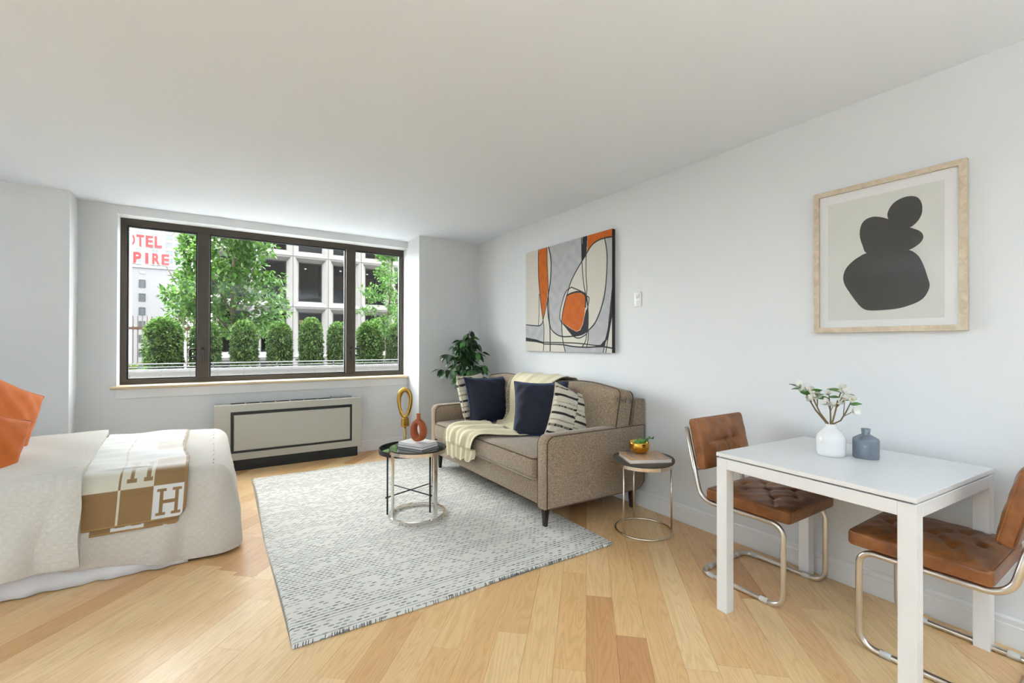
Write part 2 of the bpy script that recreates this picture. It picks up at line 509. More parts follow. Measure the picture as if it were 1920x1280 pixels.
# ------------------------------------------------------------------ added fill lamps (unseen, behind and left of the viewpoint)
def emit(name, c, s):
    t = NT(name)
    t.b.inputs['Emission Color'].default_value = c; t.b.inputs['Emission Strength'].default_value = s
    t.col((0.9, 0.9, 0.88, 1)); return t.m
M['globe'] = emit('lit opal globe', (0.84, 0.935, 1.0, 1), FILL_GLOBE_STRENGTH)
# globe lamps added as unseen fill light: (x, y, height of the globe centre)
FILL_GLOBES = [(-4.0, 3.0, 0.85), (-4.0, -0.1, 0.80), (-3.0, -2.4, 0.85)]
NAMES = ['white globe floor lamp standing between bed and panelled door', 'white globe floor lamp standing just past the panelled door',
         'white globe floor lamp standing in the back left corner']
for (lx, ly, lz), nm in zip(FILL_GLOBES, NAMES):
    t = empty('floor_lamp', (lx, ly, 0)); tag(t, nm, 'lamp', 'globe floor lamps')
    obj('base', lathe([(0.14, 0.0), (0.14, 0.012), (0.13, 0.018)], 28), M['black'], t, True)
    obj('pole', tube([(0, 0, 0.015), (0, 0, lz - 0.20)], 0.011, 10), M['black'], t, True)
    obj('holder', lathe([(0.02, lz - 0.235), (0.06, lz - 0.205), (0.075, lz - 0.19)], 20), M['black'], t, True)
    obj('globe', lathe([(max(0.001, 0.21 * math.sin(PI * k / 16)), lz - 0.21 * math.cos(PI * k / 16)) for k in range(17)], 32), M['globe'], t, True)

# torchieres added out of view to bounce fill light off the ceiling
M['uplight'] = emit('lit torchiere lens', (0.84, 0.935, 1.0, 1), FILL_UPLIGHT_STRENGTH)
for (lx, ly), nm in zip([(-0.1, -0.9), (-4.0, 1.3), (1.5, -2.0)], ['white torchiere standing closest behind the viewpoint', 'white torchiere standing beside the panelled door', 'white torchiere standing by the right wall behind the viewpoint']):
    t = empty('torchiere_lamp', (lx, ly, 0)); tag(t, nm, 'lamp', 'torchiere lamps')
    obj('base', lathe([(0.15, 0.0), (0.15, 0.015), (0.13, 0.022)], 28), M['white_gloss'], t, True)
    obj('pole', tube([(0, 0, 0.02), (0, 0, 1.62)], 0.012, 10), M['white_gloss'], t, True)
    obj('bowl', lathe([(0.02, 1.60), (0.10, 1.64), (0.17, 1.72), (0.19, 1.78), (0.183, 1.78), (0.16, 1.72)], 32), M['white_gloss'], t, True)
    obj('lens', lathe([(0.165, 1.735), (0.168, 1.742), (0.001, 1.745)], 32), M['uplight'], t)

# ------------------------------------------------------------------ outside: terrace, hedges, trees, buildings
M['stone'] = plain('pale limestone', (0.095, 0.089, 0.084, 1), 0.8, var=0.05, nscale=6, bump=0.1)
M['stone2'] = plain('facade limestone', (0.169, 0.162, 0.154, 1), 0.8, var=0.04, nscale=1.5)
M['paver'] = plain('terrace paving', (0.041, 0.040, 0.038, 1), 0.85, var=0.1, nscale=3)
M['darkgap'] = plain('dark joint', (0.10, 0.095, 0.09, 1), 0.9)
M['extmetal'] = plain('grey railing metal', (0.16, 0.165, 0.17, 1), 0.5, 0.4)
M['darkwin'] = plain('dark window frame', (0.03, 0.03, 0.032, 1), 0.5, 0.3)
M['bark'] = plain('bark', lin(92, 82, 66), 0.9, var=0.3, nscale=12, bump=0.4)
def leafmat(name, a, b, c, trans=0.35):
    a, b, c = [tuple(x * 0.62 for x in q[:3]) + (1,) for q in (a, b, c)]
    t = NT(name)
    v = t.t.nodes.new('ShaderNodeVertexColor'); v.layer_name = 'Col'
    s = t.t.nodes.new('ShaderNodeSeparateColor'); t.l(v.outputs[0], s.inputs[0])
    cc = t.ramp(s.outputs[0], [(0.0, a), (0.5, b), (1.0, c)])
    t.col(cc); t.set(Roughness=0.5)
    tr = t.t.nodes.new('ShaderNodeBsdfTranslucent'); t.l(cc, tr.inputs[0])
    mx = t.t.nodes.new('ShaderNodeMixShader'); mx.inputs[0].default_value = trans
    t.l(t.b.outputs[0], mx.inputs[1]); t.l(tr.outputs[0], mx.inputs[2])
    t.l(mx.outputs[0], t.t.nodes['Material Output'].inputs[0])
    return t.m
M['leaf_tree'] = leafmat('maple leaves', lin(56, 98, 32), lin(84, 134, 48), lin(132, 178, 74))
M['leaf_hedge'] = leafmat('hornbeam leaves', lin(42, 76, 26), lin(92, 136, 56), lin(156, 190, 108))
M['leaf_birch'] = leafmat('birch leaves', lin(60, 108, 40), lin(96, 150, 62), lin(150, 190, 100))
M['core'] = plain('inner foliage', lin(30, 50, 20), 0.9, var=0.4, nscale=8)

struct('terrace', box(-30, 40, 7.4, 16.2, -8.0, 0.25), M['paver'], 'grey paved terrace outside beyond the parapet', 'terrace')
struct('ground', box(-160, 160, 5.7, 300, -8.2, -8.0), M['paver'], 'street ground far below around the buildings', 'ground')

struct('roof_strip', box(-6, 9, 5.64, 7.4, 0.05, 0.22), plain('white roof ballast', (0.72, 0.72, 0.71, 1), 0.9, var=0.1, nscale=60), 'white gravel roof strip between the window and the parapet', 'roof')  # added white surface, hidden below the sill, bounces daylight onto the ceiling
struct('outer_facade', join(box(-40, -4.53, 5.4, 5.63, -8, 45), box(2.9, 40, 5.4, 5.63, -8, 45), box(-4.53, 2.9, 5.4, 5.63, 2.63, 45), box(-4.53, 2.9, 5.4, 5.63, -8, -0.13)), plain('own facade stone', (0.22, 0.21, 0.20, 1), 0.85, var=0.1, nscale=2), 'outer stone facade of the apartment house around the window', 'facade')
# stone parapet
par = empty('parapet', (1.0, 7.6, 0.25)); tag(par, 'low pale limestone parapet right outside the window', 'parapet', kind='structure')
obj('core', box(-5, 6.5, -0.085, 0.15, 0, 0.62), M['darkgap'], par)
pz = 0.887 - 0.25
prof = [(-0.12, 0.0), (-0.12, pz - 0.085), (-0.10, pz - 0.07), (-0.06, pz - 0.004), (-0.05, pz), (0.18, pz), (0.18, 0.0)]
st = None
for k in range(34):
    x = -5.0 + k * 0.312
    if st is None:
        st = obj('stone', prism(prof, 0, 0.002, 0.310), M['stone'], par); fix_normals(st); st.location = (x, 0, 0)
    else: share('stone', st, par, Matrix.Translation((x, 0, 0)))
obj('flashing', box(-5, 5.6, -0.03, 0.16, pz, pz + 0.012), M['extmetal'], par)

rl = empty('railing', (1.0, 9.5, 0.25)); tag(rl, 'thin grey metal railing standing behind the limestone parapet', 'railing')
for z in (0.905 - 0.25, 0.850 - 0.25, 0.78 - 0.25):
    obj('rail', tube([(-6, 0, z), (8, 0, z)], 0.010, 6), M['extmetal'], rl)
pp = None
for k in range(15):
    pp_ = Matrix.Translation((-6 + k, 0, 0))
    if pp is None: pp = obj('post', box(-0.012, 0.012, -0.012, 0.012, 0, 0.66), M['extmetal'], rl); pp.matrix_local = pp_
    else: share('post', pp, rl, pp_)

def leaves(n, sampler, size, seed, droop=0.5, blade=0.55):
    """many small folded leaf quads; sampler(rng)->(pos, outward)"""
    g = np.random.default_rng(seed)
    V = np.zeros((n, 4, 3)); C = np.zeros((n, 4))
    for i in range(n):
        p, out = sampler(g)
        out = np.array(out) / (np.linalg.norm(out) + 1e-9)
        d = out * 0.7 + g.normal(0, 0.55, 3); d[2] -= droop * g.random(); d /= np.linalg.norm(d)
        sd = np.cross(d, (0, 0, 1)) + g.normal(0, 0.35, 3); sd -= d * sd.dot(d); sd /= np.linalg.norm(sd) + 1e-9
        s = size * (0.65 + 0.7 * g.random())
        up = np.cross(sd, d)
        V[i, 0] = p; V[i, 1] = p + d * s * 0.5 + sd * s * blade * 0.5 + up * s * 0.08
        V[i, 2] = p + d * s; V[i, 3] = p + d * s * 0.5 - sd * s * blade * 0.5 + up * s * 0.08
        C[i] = g.random()
    F = [(4 * i, 4 * i + 1, 4 * i + 2, 4 * i + 3) for i in range(n)]
    Cc = np.repeat(C.reshape(-1, 1), 3, axis=1)
    return V.reshape(-1, 3), F, Cc

# clipped hornbeam columns: unit mesh (radius 1, height 1) scaled per plant
def hedge_sampler(g):
    while True:
        z = g.random()
        th = g.random() * 2 * PI
        r = 1.0 if z < 0.72 else math.sqrt(max(0, 1 - ((z - 0.72) / 0.28) ** 2))
        if z >= 0.72 and g.random() > max(r, 0.5): pass
        if g.random() < 0.22:
            rr = math.sqrt(g.random()); z = 0.72 + 0.28 * math.sqrt(max(0, 1 - rr * rr)); r = rr
        r *= 0.93 + 0.09 * g.random() + 0.05 * math.sin(7 * th + 9 * z)
        if z < 0.15: r *= 0.86 + z
        nz = 0.0 if z < 0.72 else (z - 0.72) / 0.28
        return np.array((r * 0.40 * math.cos(th), r * 0.40 * math.sin(th), z * 1.35)), (math.cos(th), math.sin(th), nz)
hv, hf, hc = leaves(4600, hedge_sampler, 0.098, 3)
HED = [(-1.09, 0.375, 1.86), (-0.18, 0.325, 1.80), (0.74, 0.31, 1.83), (1.64, 0.30, 1.83), (2.50, 0.295, 1.97), (3.29, 0.285, 1.86), (4.27, 0.36, 1.90), (5.20, 0.33, 1.88)]
HLAB = ['broad clipped green hedge column leftmost in the window', 'clipped hedge column half hidden behind the left window mullion', 'clipped hedge column below the maple trunk', 'clipped hedge column just right of the maple',
        'tall pointed clipped hedge column in mid window', 'narrow clipped hedge column at the right window mullion', 'broad clipped hedge column in the right-hand pane', 'clipped hedge column at the right edge of the window',
        'clipped hedge column hidden past the right window edge', 'clipped hedge column hidden past the left window edge']
hsrc = csrc = ssrc = None
for k, (x, r, top) in enumerate(HED[:8]):
    t = empty('clipped_hedge', (x, 15.0, 0.25), 0.9 * k); tag(t, HLAB[k], 'hedge', 'clipped hedge columns on the terrace')
    S = Matrix.Diagonal((r / 0.40, r / 0.40, (top - 0.45) / 1.35, 1)); S.translation = (0, 0, 0.2)
    if hsrc is None:
        hsrc = obj('foliage', (hv, hf), M['leaf_hedge'], t); vcol(hsrc, hc); hsrc.matrix_local = S
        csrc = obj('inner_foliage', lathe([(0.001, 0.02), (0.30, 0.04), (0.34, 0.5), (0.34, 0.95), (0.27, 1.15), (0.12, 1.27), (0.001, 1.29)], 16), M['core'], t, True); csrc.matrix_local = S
        ssrc = obj('stem', tube([(0, 0, 0), (0, 0, 0.3)], 0.03, 8), M['bark'], t)
    else:
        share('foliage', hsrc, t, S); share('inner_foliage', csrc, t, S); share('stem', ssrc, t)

def tree(name, label, base, limbs, blobs, n, size, mat, seed):
    t = empty(name, base); tag(t, label, 'tree')
    obj('trunk', tube(limbs[0][0], limbs[0][1], 9), M['bark'], t, True)
    for pth, rr in limbs[1:]: obj('branch', tube(pth, rr, 6), M['bark'], t, True)
    wts = np.array([b[3] * b[4] * b[5] for b in blobs]) ** 0.66; wts = wts / wts.sum()
    def smp(g):
        b = blobs[g.choice(len(blobs), p=wts)]
        d = g.normal(0, 1, 3); d /= np.linalg.norm(d)
        rr = (0.35 + 0.65 * g.random()) ** 0.7
        return np.array((b[0] + d[0] * b[3] * rr, b[1] + d[1] * b[4] * rr, b[2] + d[2] * b[5] * rr)), d + np.array((0, 0, 0.2))
    v, f, c = leaves(n, smp, size, seed)
    o = obj('foliage', (v, f), mat, t); vcol(o, c); o['kind'] = 'stuff'
    return t
g0 = random.Random(5)
def blobs_in(fn, n, r):
    return [(*fn(), r * (0.7 + 0.6 * g0.random()), r * (0.7 + 0.6 * g0.random()), r * 0.55 * (0.7 + 0.6 * g0.random())) for _ in range(n)]
def crownA():
    z = 1.25 + 4.6 * g0.random()
    hw = 2.0 * (1 - (z - 1.4) / 6.5) if z > 1.9 else 1.3
    a = (2 * g0.random() - 1)
    return (a * hw, (2 * g0.random() - 1) * 1.0, z)
limbsA = [([(0, 0, -8.2), (0.03, 0, 1.2), (-0.05, 0, 2.2), (0.0, 0, 4.5)], [0.16, 0.085, 0.07, 0.03]),
          ([(0.02, 0, 1.3), (-0.6, 0.1, 2.1), (-1.5, 0.2, 2.7)], [0.05, 0.035, 0.015]), ([(0, 0, 1.4), (0.6, 0, 2.2), (1.3, 0.1, 2.6)], [0.05, 0.03, 0.015]),
          ([(0, 0, 2.0), (-0.5, 0, 3.0), (-0.9, 0, 3.8)], [0.04, 0.03, 0.012]), ([(0, 0, 2.2), (0.45, 0.1, 3.1), (0.7, 0.1, 4.0)], [0.04, 0.03, 0.012])]
tree('maple_tree', 'leafy green maple tree spreading across the left panes', (0.62, 19.5, 0.25), limbsA, blobs_in(crownA, 120, 0.36), 7000, 0.19, M['leaf_tree'], 11)
def crownC():
    z = 1.5 + 3.6 * g0.random()
    return ((2 * g0.random() - 1) * (0.80 if z < 3.3 else 0.38), (2 * g0.random() - 1) * 0.8, z)
tree('maple_tree', 'leafy tree half hidden behind the left window mullion', (-0.55, 20.6, 0.25), [limbsA[0], limbsA[3], limbsA[4]], blobs_in(crownC, 60, 0.32), 3600, 0.19, M['leaf_tree'], 12)
def crownB():
    z = 1.2 + 3.9 * g0.random()
    return ((2 * g0.random() - 1) * (0.75 if z < 3.2 else 0.5) + 0.1 * (z - 3), (2 * g0.random() - 1) * 0.6, z)
limbsB = [([(0, 0, -8.2), (0.05, 0, 1.5), (0.2, 0, 3.0), (0.3, 0, 5.0)], [0.06, 0.05, 0.04, 0.015]), ([(0.05, 0, 1.4), (-0.5, 0, 2.3)], [0.025, 0.01]), ([(0.1, 0, 2.0), (0.6, 0.1, 2.9)], [0.025, 0.01]), ([(0.2, 0, 2.8), (-0.2, 0, 3.9)], [0.02, 0.008])]
tree('birch_tree', 'slender pale green birch tree in the right-hand pane', (5.75, 18.0, 0.25), limbsB, blobs_in(crownB, 70, 0.27), 4200, 0.12, M['leaf_birch'], 13)

# low green hedge and picket fence by the left edge
def lowsmp(g):
    return np.array((g.random() * 1.6 - 0.8, g.random() * 0.5 - 0.25, g.random() ** 0.5 * 0.42)), (g.normal(), -1, 0.8)
v, f, c = leaves(1500, lowsmp, 0.09, 4)
o = obj('low_hedge', (v, f), leafmat('yellow green leaves', lin(96, 130, 30), lin(134, 164, 50), lin(170, 196, 84)), None); vcol(o, c)
o.location = (-2.45, 15.3, 0.25); tag(o, 'low yellow-green hedge in front of the picket fence', 'hedge')
def gsmp(g):
    return np.array((g.random() * 1.0 - 0.5, g.random() * 1.2 - 0.6, g.random() * 0.42)), (g.normal(), g.normal(), 1.5)
v, f, c = leaves(900, gsmp, 0.08, 6)
o = obj('ground_cover', (v, f), leafmat('bright lawn leaves', lin(80, 140, 40), lin(110, 170, 60), lin(150, 200, 90))); vcol(o, c)
o.location = (-1.62, 12.2, 0.25); tag(o, 'bright green ground cover plant low in the left pane', 'plant')
fn = empty('picket_fence', (-1.41, 16.0, 0.25)); tag(fn, 'tall grey-brown picket fence beside the leftmost hedge', 'fence')
M['fence'] = plain('grey brown fence metal', lin(120, 108, 100), 0.6)
pk = None
for k in range(30):
    mw = Matrix.Translation((-1.41 + k * 0.10, 0, 0))
    if pk is None: pk = obj('picket', box(-0.012, 0.012, -0.012, 0.012, 0, 1.74), M['fence'], fn); pk.matrix_local = mw
    else: share('picket', pk, fn, mw)
obj('rail', box(-1.48, 1.55, -0.025, 0.025, 1.37, 1.44), plain('brown rail', lin(96, 66, 54), 0.6), fn)
obj('rail', box(-1.48, 1.55, -0.025, 0.025, 0.42, 0.46), M['fence'], fn)

# limestone grid building across the terrace
bld = empty('office_building', (8.0, 34.0, -8.0)); tag(bld, 'white limestone building with a deep grid of dark windows', 'building')
BX, BZ, BP, BH = 4.52, 3.755, 2.267, 3.445
def bay_mesh():
    g = 0.012; mx, mz = 0.37, 0.37
    o_ = [(g, g), (BP - g, g), (BP - g, BH - g), (g, BH - g)]
    m_ = [(0.15, 0.13), (BP - 0.15, 0.13), (BP - 0.15, BH - 0.13), (0.15, BH - 0.13)]
    i_ = [(mx, mz), (BP - mx, mz), (BP - mx, BH - mz), (mx, BH - mz)]
    V = []
    for ring, y in ((o_, 0.10), (o_, 0.0), (m_, 0.035), (i_, 0.30), (i_, 0.42)): V += [(p[0], y, p[1]) for p in ring]
    F = []
    for a in range(4):
        for k in range(4):
            F.append((a * 4 + k, a * 4 + (k + 1) % 4, (a + 1) * 4 + (k + 1) % 4, (a + 1) * 4 + k))
    return V, F
obj('joint_backing', join(*[box(BX - 2 * BP - 8.0 + k * BP - 0.03, BX - 2 * BP - 8.0 + k * BP + 0.03, 0.05, 0.5, 0, 30) for k in range(11)] +
    [box(BX - 2 * BP - 8.0, BX + 8 * BP - 8.0, 0.05, 0.5, 8 + BZ + k * BH - 0.03, 8 + BZ + k * BH + 0.03) for k in range(-3, 6)]), M['darkgap'], bld)
room_m = plain('dim office interior', lin(88, 74, 60), 0.9, var=0.5, nscale=0.9)
warm = emit('warm lamp', (1.0, 0.72, 0.38, 1), 4.0)
spot = emit('ceiling spot', (1.0, 0.9, 0.75, 1), 8.0)
shade_m = plain('window blind', lin(168, 172, 170), 0.8)
furn = plain('office furniture', lin(60, 70, 78), 0.7, var=0.3, nscale=3)
bsrc = None
rb = random.Random(3)
for r_ in range(-2, 5):
    for c_ in range(-2, 8):
        bx, bz = BX + c_ * BP - 8.0, 8.0 + BZ + r_ * BH
        T_ = Matrix.Translation((bx, 0, bz))
        w0, w1, h0, h1 = 0.37, BP - 0.37, 0.37, BH - 0.37
        if bsrc is None:
            bsrc = obj('facade_panel', bay_mesh(), M['stone2'], bld); fix_normals(bsrc); bsrc.matrix_local = T_
            wsrc = obj('window_frame', join(box(w0, w1, 0.36, 0.42, h0, h0 + 0.06), box(w0, w1, 0.36, 0.42, h1 - 0.06, h1), box(w0, w0 + 0.06, 0.36, 0.42, h0, h1), box(w1 - 0.06, w1, 0.36, 0.42, h0, h1)), M['darkwin'], bld); wsrc.matrix_local = T_
            gsrc = obj('pane', box(w0 + 0.06, w1 - 0.06, 0.385, 0.40, h0 + 0.06, h1 - 0.06), glass_mat('office glass', (0.50, 0.52, 0.53, 1), refl=0.6), wsrc)
            rv, rf = box(0.05, BP - 0.05, 0.43, 3.4, 0.15, BH - 0.1); rf = [q for i, q in enumerate(rf) if i != 2]
            rsrc = obj('room_interior', (rv, rf), room_m, bld); rsrc.matrix_local = T_
        else:
            share('facade_panel', bsrc, bld, T_); wf = share('window_frame', wsrc, bld, T_); share('pane', gsrc, wf); share('room_interior', rsrc, bld, T_)
        if r_ >= 1 and (c_ + r_) % 3 != 0:
            obj('blind', box(bx + w0 + 0.06, bx + w1 - 0.06, 0.45, 0.47, bz + h0 + 0.1, bz + h1 - 0.06), shade_m, bld)
        elif r_ == 0 and -1 <= c_ <= 4:
            obj('desk', join(box(bx + 0.4, bx + 1.9, 0.9, 1.3, bz + 0.15, bz + 0.85), box(bx + 0.8, bx + 1.5, 1.6, 2.2, bz + 0.85, bz + 1.5)), furn, bld)
            obj('ceiling_spot', lathe([(0.07, 0), (0.07, 0.03)], 10, bx + 0.9 + 0.3 * rb.random(), 1.2 + 0.6 * rb.random(), bz + BH - 0.62), spot, bld)
            if c_ in (1, 2, 3): obj('lit_wall', box(bx + 1.05, bx + 1.75, 2.9, 2.95, bz + 1.5, bz + 2.7), plain('lit timber wall', lin(196, 128, 66), 0.7), bld)
        elif r_ == -1 and c_ == 0:
            obj('lit_sign', box(bx + 0.5, bx + 1.7, 1.4, 1.5, bz + 2.3, bz + 2.6), emit('orange glow', (1.0, 0.5, 0.12, 1), 1.0), bld)

# hotel with rooftop letters, left pane
ht = empty('hotel_building', (-26.0, 140.0, -8.0)); tag(ht, 'pale lilac-grey hotel block with red rooftop letters', 'building')
HM = plain('lilac grey render', (0.104, 0.102, 0.106, 1), 0.85, var=0.02, nscale=0.3)
obj('wall', box(-24, 20, 0, 18, 0, 27.75), HM, ht)
obj('cornice', box(-24.1, 20.1, -0.25, 18, 27.3, 27.75), plain('pale cornice', (0.131, 0.128, 0.131, 1), 0.8), ht)
M['paleglass'] = plain('pale reflective window', lin(48, 54, 57), 0.4, var=0.3, nscale=0.6)
for k in range(7):
    z = 8.0 + 15.5 - 0.95 - 3.31 * k
    for x in (26 - 14.25, 26 - 2.0):
        wf = obj('window', join(box(x - 0.62, x + 0.62, -0.12, 0.05, z, z + 0.14), box(x - 0.62, x + 0.62, -0.12, 0.05, z + 1.76, z + 1.9), box(x - 0.62, x - 0.5, -0.12, 0.05, z + 0.14, z + 1.76), box(x + 0.5, x + 0.62, -0.12, 0.05, z + 0.14, z + 1.76), box(x - 0.5, x + 0.5, -0.08, 0.02, z + 0.9, z + 0.98)), M['darkwin'], ht)
        obj('pane', box(x - 0.5, x + 0.5, -0.03, -0.01, z + 0.14, z + 1.76), M['paleglass'], wf)
vent = obj('vent', box(26 - 14.7, 26 - 13.7, -0.1, 0.0, 26.0 - 0.1, 26.5), plain('vent grey', (0.116, 0.116, 0.120, 1), 0.7), ht)
# rooftop letters
RED = plain('red sign letters', lin(112, 6, 10), 0.5, var=0.05)
def letters(txt, x1, z0, h, adv, y=139.0):
    for i, ch in enumerate(txt[::-1]):
        cu = bpy.data.curves.new('letter', 'FONT'); cu.body = ch; cu.extrude = 0.12; cu.offset = 0.040; cu.align_x = 'CENTER'
        ob = bpy.data.objects.new('letter', cu); COL.objects.link(ob)
        dg = bpy.context.evaluated_depsgraph_get(); dg.update()
        me = bpy.data.meshes.new_from_object(ob.evaluated_get(dg))
        bpy.data.objects.remove(ob)
        co = np.array([v.co[:] for v in me.vertices])
        lo, hi = co.min(0), co.max(0)
        wd = adv * (0.36 if ch == 'I' else 0.86)
        co[:, 0] = (co[:, 0] - (lo[0] + hi[0]) / 2) / (hi[0] - lo[0]) * wd
        co[:, 1] = (co[:, 1] - lo[1]) / (hi[1] - lo[1]) * h
        for v, p in zip(me.vertices, co): v.co = (p[0], -p[2], p[1])
        me.materials.clear(); me.materials.append(RED); me.update()
        lo_ = bpy.data.objects.new('letter', me); link(lo_, sg); lo_.location = (x1 - adv * (i + 0.5) + 14.0, 0, z0 - 19.75)
sg = empty('rooftop_sign', (-14.0, 140.8, 19.75)); tag(sg, 'two rows of big red letters on the hotel roof', 'sign')
letters('HOTEL', -10.45, 24.55, 2.75, 1.72); letters('EMPIRE', -9.0, 20.35, 2.75, 1.80)
scf = M['extmetal']
obj('scaffold', join(*[box(-6.8, 4.0, 0.3, 0.42, z, z + 0.14) for z in (0.45, 4.65)] + [box(x - 0.06, x + 0.06, 0.3, 0.42, 0, 7.5) for x in (-6, -4.2, -2.3, -0.6, 1.2, 3.0)] +
    [tube([(x, 0.5, 0.5), (x + 1.7, 0.5, 7.4)], 0.06, 6) for x in (-4.2, -0.6)]), scf, sg)
obj('roof_rail', join(box(-10, 5.5, -0.5, -0.42, 0.55, 0.63), *[box(-10 + k * 0.95, -9.93 + k * 0.95, -0.5, -0.42, 0, 0.6) for k in range(17)]), scf, sg)

# nearer bay-window front at the very left of the pane
bw = empty('apartment_block', (-20.7, 110.0, -8.0)); tag(bw, 'pale building front with stacked bay windows at the left pane edge', 'building')
BWM = plain('white bay render', (0.124, 0.123, 0.123, 1), 0.8, var=0.03)
obj('wall', box(-12, 6.6, 0.0, 12, 0, 60), BWM, bw)
for k in range(20):
    z = 0.9 + 2.68 * k
    b = obj('bay', prism([(5.2, -0.0), (5.9, -1.2), (7.1, -1.2), (7.7, -0.0)], 2, z, z + 2.0), BWM, bw)
    obj('bay_glass', box(6.05, 6.95, -1.25, -1.18, z + 0.35, z + 1.75), plain('teal bay glass', lin(128, 150, 148), 0.15), b)
    obj('bay_ledge', prism([(5.0, 0.0), (5.7, -1.4), (7.3, -1.4), (8.0, 0.0)], 2, z - 0.22, z), plain('grey ledge', (0.100, 0.103, 0.103, 1), 0.8), b)

# apartment tower far behind
tw = empty('apartment_tower', (-15.0, 200.0, -8.0)); tag(tw, 'tall white apartment tower rising behind the red letters', 'building')
TWM = plain('white tower render', (0.099, 0.098, 0.097, 1), 0.85, var=0.02, nscale=0.2)
obj('wall', box(-18, 7.6, 0, 25, 0, 95), TWM, tw)
tsrc = None
for r_ in range(14):
    z = 8 + 21.0 + 2.78 * r_
    for x, wd in ((-6.3, 1.7), (-2.0, 1.6), (1.1, 0.5), (2.2, 1.5), (5.1, 3.2)):
        f = obj('window', join(box(x - wd / 2 - 0.08, x + wd / 2 + 0.08, -0.12, 0, z - 0.1, z), box(x - wd / 2 - 0.08, x + wd / 2 + 0.08, -0.12, 0, z + 1.5, z + 1.6), box(x - 0.05, x + 0.05, -0.1, 0, z, z + 1.5)), plain('tower frame', (0.070, 0.070, 0.071, 1), 0.7) if tsrc is None else tsrc, tw)
        if tsrc is None: tsrc = f.data.materials[0]
        obj('pane', box(x - wd / 2, x + wd / 2, -0.05, -0.01, z, z + 1.5), M['paleglass'], f)

# ------------------------------------------------------------------ heater cabinet under the window
hm = plain('greige enamel', lin(186, 184, 172), 0.45, var=0.02)
ht_ = empty('heater_cabinet', (0.70, 5.29, 0)); tag(ht_, 'wide greige heater cabinet with black inset line under the window', 'heater')
HX, HY0, HY1, HZ0, HZ1 = 0.692, -0.085, 0.074, 0.105, 0.648
obj('body', bevbox(-HX, HX, HY0, HY1, HZ0, HZ1, 0.004, 2), hm, ht_)
px0, px1, pz0, pz1 = -0.555, 0.59, 0.175, 0.578
obj('inset_line', join(box(px0, px1, HY0 - 0.003, HY0 + 0.002, pz1 - 0.03, pz1), box(px0, px1, HY0 - 0.003, HY0 + 0.002, pz0, pz0 + 0.022), box(px0, px0 + 0.026, HY0 - 0.003, HY0 + 0.002, pz0 + 0.022, pz1 - 0.03), box(px1 - 0.02, px1, HY0 - 0.003, HY0 + 0.002, pz0 + 0.022, pz1 - 0.03)), M['blackflat'], ht_)
obj('front_panel', bevbox(px0 + 0.03, px1 - 0.024, HY0 - 0.006, HY0, pz0 + 0.026, pz1 - 0.034, 0.002, 1), hm, ht_)
obj('plinth', box(-0.61, 0.655, HY0 + 0.012, HY1, 0, HZ0), M['blackflat'], ht_)
for k in range(7):
    x = -0.555 + k * 0.135
    obj('vent', box(x, x + 0.122, -0.03, 0.05, HZ1 - 0.001, HZ1 + 0.003), M['blackflat'], ht_)
fl = obj('control_flap', bevbox(0.385, 0.60, -0.035, 0.055, HZ1 + 0.003, HZ1 + 0.014, 0.003, 1), plain('grey flap', lin(120, 126, 132), 0.35, 0.4), ht_)

